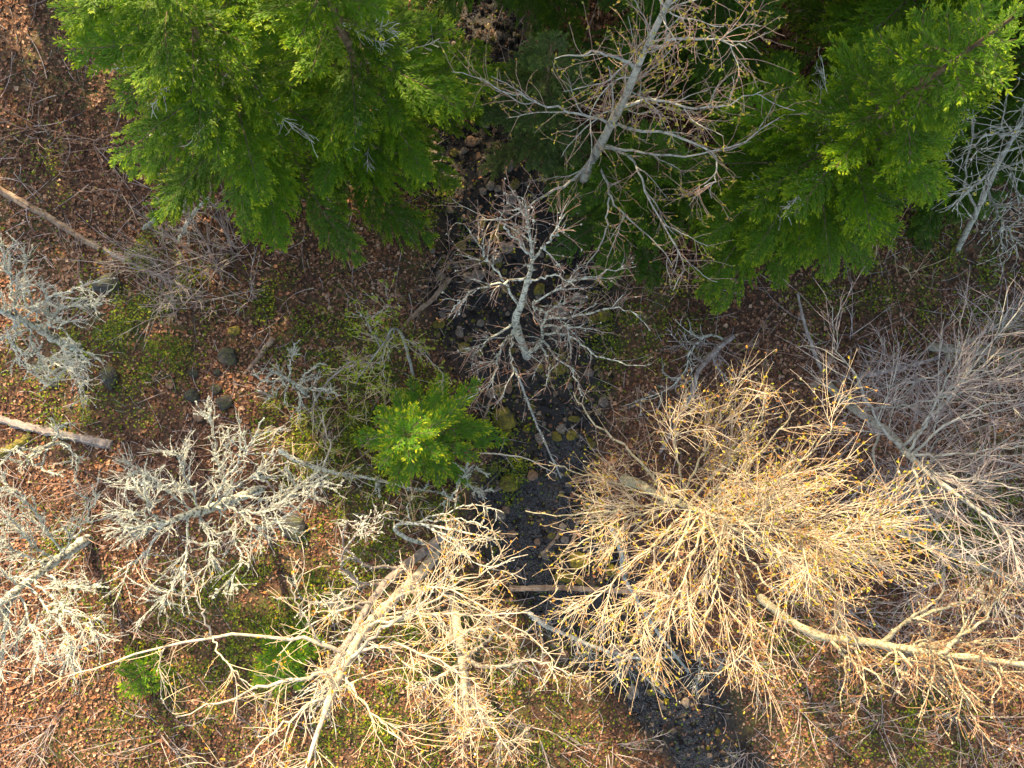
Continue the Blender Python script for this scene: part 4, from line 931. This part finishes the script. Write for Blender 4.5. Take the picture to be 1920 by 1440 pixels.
for i, (px, py, h, st) in enumerate([(1640,480,2.6,6),(1600,430,2.6,5),(1690,520,2.0,5)]):
    shrub(['tall yellowish stems at the right foot of the dense fir', 'yellowish stems under the right boughs of dense fir', 'short yellowish stems on litter right of the dense fir'][i], px, py, h, st, .3, 260+i, M_TWIG_ORANGE, twigs=24, group='stems at the foot of the dense fir', lean=(-.2, .2), leaves=20, leaf=.05)
for i, (px, py, h, st) in enumerate([(140,480,1.2,6),(230,350,1.6,7),(60,240,1.8,8),(180,270,1.8,7),(250,880,1.6,10),(330,860,1.4,8),(190,900,1.5,9),(170,1000,1.4,9),(260,1180,1.4,10),(160,1220,1.5,10),(330,1200,1.4,9)]):
    shrub(['sparse tan shrub below the brown weathered log', 'sparse tan shrub on litter left of the big bright fir', 'sparse tan shrub in the top left corner', 'sparse tan shrub touching the leftmost fir boughs', 'tan shrub right of the cut grey log', 'tan shrub above the lower left lichen tree', 'tan shrub between cut grey log and lichen trees', 'tan shrub between the two lower lichen trees', 'tan shrub above the small fir seedling', 'tan shrub in the bottom left below the corner lichen tree', 'tan shrub under the long white limb of the forked tree'][i], px, py, h, st, .8, 270+i, M_TWIG_PINK, twigs=50, group='bare shrubs on the left side')
for i, (px, py, h, st) in enumerate([(840,470,1.6,7),(820,530,1.5,7),(900,500,1.6,7),(1180,530,1.6,7),(1220,480,1.6,7),(1160,600,1.2,6),(1330,640,1.3,7),(1430,640,1.3,7),(1210,780,1.4,8),(1180,840,1.4,8),(1150,760,1.2,7)]):
    shrub(['wispy shrub on the creek bank at the tip of fir boughs', 'wispy shrub above the straight dark pole', 'wispy shrub among mossy stones left of the lichen alder', 'wispy shrub right of the lichen alder top', 'wispy shrub under the alder limbs by the dense fir', 'wispy shrub right of the lichen alder limbs', 'wispy shrub above the whitish forked branch', 'wispy shrub below the dense fir on brown litter', 'wispy shrub on the bank left of the golden crown top', 'wispy shrub under the left limb of the golden crown', 'wispy shrub below the whitish forked branch'][i], px, py, h, st, .8, 290+i, M_TWIG_PINK, twigs=50, group='wispy shrubs by the creek', leaves=30, leaf=.045)
for i, (px, py, h, st) in enumerate([(1130,1210,1.3,9),(1180,1240,1.4,9),(1080,1230,1.2,8),(1380,1230,1.4,8),(1320,1250,1.3,8),(980,1230,1.2,8)]):
    shrub(['tangled pale shrub below the sagging grey pole', 'tangled pale shrub at the low end of sagging grey pole', 'tangled pale shrub beside the rounded brown boulder', 'tangled pale shrub under the lower rim of golden crown', 'tangled pale shrub right of the creek mouth', 'tangled pale shrub left of the rounded brown boulder'][i], px, py, h, st, .9, 310+i, M_TWIG_PALE, twigs=70, group='shrubs below the lower creek')
for i, (px, py, h, st) in enumerate([(100,1350,2,10),(300,1380,2,10),(500,1400,2,10),(1000,1380,2,10),(1150,1400,2,10),(1500,1330,2.2,12),(1650,1360,2.2,12),(1800,1340,2.2,12),(1400,1410,2,10),(1900,1400,2,10)]):
    shrub(['twiggy shrub at the bottom left corner', 'twiggy shrub below the small fir seedling', 'twiggy shrub left of the forked tree trunk base line', 'twiggy shrub along the bottom left of the creek', 'twiggy shrub on the left creek bank at the bottom', 'twiggy shrub below the tan lichen trunk start', 'twiggy shrub under the tan lichen trunk', 'twiggy shrub below the right part of tan lichen trunk', 'twiggy shrub right of the creek at the bottom', 'twiggy shrub at the bottom right corner'][i], px, py, h, st, .8, 330+i, M_TWIG_GREY, twigs=80, group='bare shrubs along the bottom', leaves=30)
conifer('young_fir', 'tiny bright fir seedling under pale limbs at the bottom edge', (*G(545,1225)[:2], float(ground_z(*G(545,1225)[:2]))), 1.6, .95, .1, 26, M_NEEDLE_YOUNG, 71, trunk_r=.03)
conifer('young_fir', 'small green fir seedling near the bottom left edge', (*G(290,1245)[:2], float(ground_z(*G(290,1245)[:2]))), 1.2, .6, .1, 18, M_NEEDLE, 72, trunk_r=.03)

# loose sticks on the floor
def sticks():
    rng = np.random.default_rng(90); n = 2600
    x = rng.uniform(-16, 16, n); y = rng.uniform(-12.5, 12.5, n)
    k = creek_dist(x, y) > .5; x, y = x[k], y[k]; n = len(x)
    ln = rng.gamma(2, .32, n).clip(.2, 2.0); a = rng.uniform(0, 6.28, n); N = 6
    s = np.linspace(-.5, .5, N); cur = rng.normal(size=n)*.35
    PX = x[:, None]+np.cos(a)[:, None]*s*ln[:, None]-np.sin(a)[:, None]*cur[:, None]*(s**2)*ln[:, None]
    PY = y[:, None]+np.sin(a)[:, None]*s*ln[:, None]+np.cos(a)[:, None]*cur[:, None]*(s**2)*ln[:, None]
    PZ = ground_z(PX, PY)+rng.uniform(.03, .12, n)[:, None]+(s*rng.normal(size=n)[:, None]*.12)
    P = np.stack([PX, PY, PZ], -1); R = rng.uniform(.005, .011, n)[:, None]*np.linspace(1.2, .6, N)[None]
    V, Q = tubes(P, R, 4)
    link('fallen_twigs', build_mesh('fallen_twigs', V, Q, None, [M_TWIG_GREY]), kind='stuff', label='fallen grey twigs strewn over the forest floor', category='twigs')
sticks()

# ------------------------------------------------------------------ rocks
for (px, py, w, h, kd, lb) in [
 (555,985,56,44,'dark','dark flat topped boulder on litter right of the lower left lichen tree'),
 (208,708,30,44,'dark','dark boulder beside green ground cover, left'),
 (430,668,42,34,'dark','dark mossy boulder on sunlit litter'),
 (362,740,30,26,'dark','dark rounded rock with brown top in the left cluster'),
 (422,755,32,28,'dark','dark rock lowest right of the left cluster'),
 (405,730,22,20,'dark','small dark rock in the middle of left cluster'),
 (322,720,20,18,'brown','reddish brown rounded rock left of dark cluster'),
 (378,772,28,34,'brown','brown boulder below the dark cluster'),
 (363,700,20,18,'dark','dark rock at the top of left cluster'),
 (408,697,16,14,'dark','smallest dark rock near the sunlit litter'),
 (103,718,22,18,'dark','dark rock under lichen tree at left'),
 (155,725,20,24,'dark','dark stone below the lichen tree branch tip at left'),
 (205,530,56,36,'dark','large dark boulder under the tip of upper left lichen tree'),
 (440,620,26,20,'mossy','yellow mossy rock on sunlit litter above dark boulder'),
 (953,393,18,22,'grey','squarish grey stone at the head of the creek bed'),
 (938,425,24,16,'mossy','flat yellow mossy stone in upper creek'),
 (933,446,24,20,'mossy','round golden mossy boulder in upper creek'),
 (967,434,18,14,'mossy','round mossy stone right of the golden boulder'),
 (902,490,28,16,'halfmoss','flat grey stone with mossy rim below the driftwood'),
 (936,494,16,16,'mossy','small golden mossy stone near the flat grey stone'),
 (878,520,22,20,'grey','wedge shaped grey stone at the left side of creek'),
 (880,448,14,14,'mossy','small yellow mossy stone at left side of upper creek'),
 (907,418,12,18,'mossy','upright yellow mossy stone near the creek head'),
 (862,622,18,24,'grey','pale pointed stone on the left creek edge'),
 (872,652,26,20,'mossy','yellow mossy boulder left of the lichen alder limbs'),
 (822,608,26,20,'mossy','golden mossy boulder at the left creek margin above sapling'),
 (858,582,16,18,'grey','tan stone above pale pointed stone'),
 (900,660,18,16,'mossy','small mossy stone beside the hanging alder branches'),
 (945,785,52,44,'mossy','big golden moss mound in the creek right of the young fir'),
 (955,905,40,34,'mossy','yellow green moss hump beside the lower creek'),
 (1010,818,18,18,'grey','pale stone in mid creek beside the thin pole'),
 (1105,698,20,16,'grey','tan stone on the right creek edge'),
 (1048,692,26,24,'mossy','bright green mossy rock below the alder'),
 (1068,722,14,14,'grey','round tan stone among wet gravel'),
 (1075,785,24,14,'mossy','flat mossy stone in dark gravel right of creek middle'),
 (1120,958,26,26,'mossy','bright mossy rock under the left limbs of golden crown'),
 (1008,1015,14,12,'brown','reddish stone standing in the lower creek water'),
 (1057,1228,26,22,'brown','rounded brown boulder at the bottom below the grey pole'),
 (1055,1080,40,22,'mossy','mossy hump above the pale level log'),
 (1080,1050,40,34,'mossy','olive mossy mound beside the water of lower creek'),
 (960,1000,20,14,'brown','flat tan stone in water at the left of lower creek'),
 (1060,1012,18,14,'grey','grey stone beside the log pieces'),
 (700,565,14,12,'brown','small pinkish stone on litter above the sapling'),
 (752,560,16,12,'brown','flat tan stone on litter near straight dark pole'),
 (865,250,14,14,'brown','tan stone left of the creek at the top'),
 (895,265,12,12,'grey','small grey stone in shade of the olive fir')]:
    rock(px, py, w, h, kd, lb)
rr = np.random.default_rng(55)
cnt = 0
KL = {'grey': 'small grey brown stone lying in the dark creek bed', 'brown': 'small rusty brown stone lying in the dark creek bed',
      'mossy': 'small yellow mossy stone lying in the dark creek bed', 'halfmoss': 'small partly mossy stone lying in the dark creek bed'}
while cnt < 280:
    py = rr.uniform(60, 1330)
    cx = np.interp(py, CREEK[:, 1], CREEK[:, 0]); cw = np.interp(py, CREEK[:, 1], CREEK[:, 2])
    px = cx+rr.uniform(-1.05, 1.05)*cw; p = G(px, py)
    if rr.random() > (1.0 if py < 740 else .45): continue
    kd = ['grey', 'brown', 'mossy', 'halfmoss'][rr.choice(4, p=[.40, .20, .26, .14])]
    w = float(np.clip(rr.gamma(3.2, 3.9), 8, 28))
    rock(px, py, w, w*rr.uniform(.65, 1.1), kd, KL[kd], 'stones in the creek bed', rot=rr.uniform(0, 3), rng=rr, name='stone')
    cnt += 1
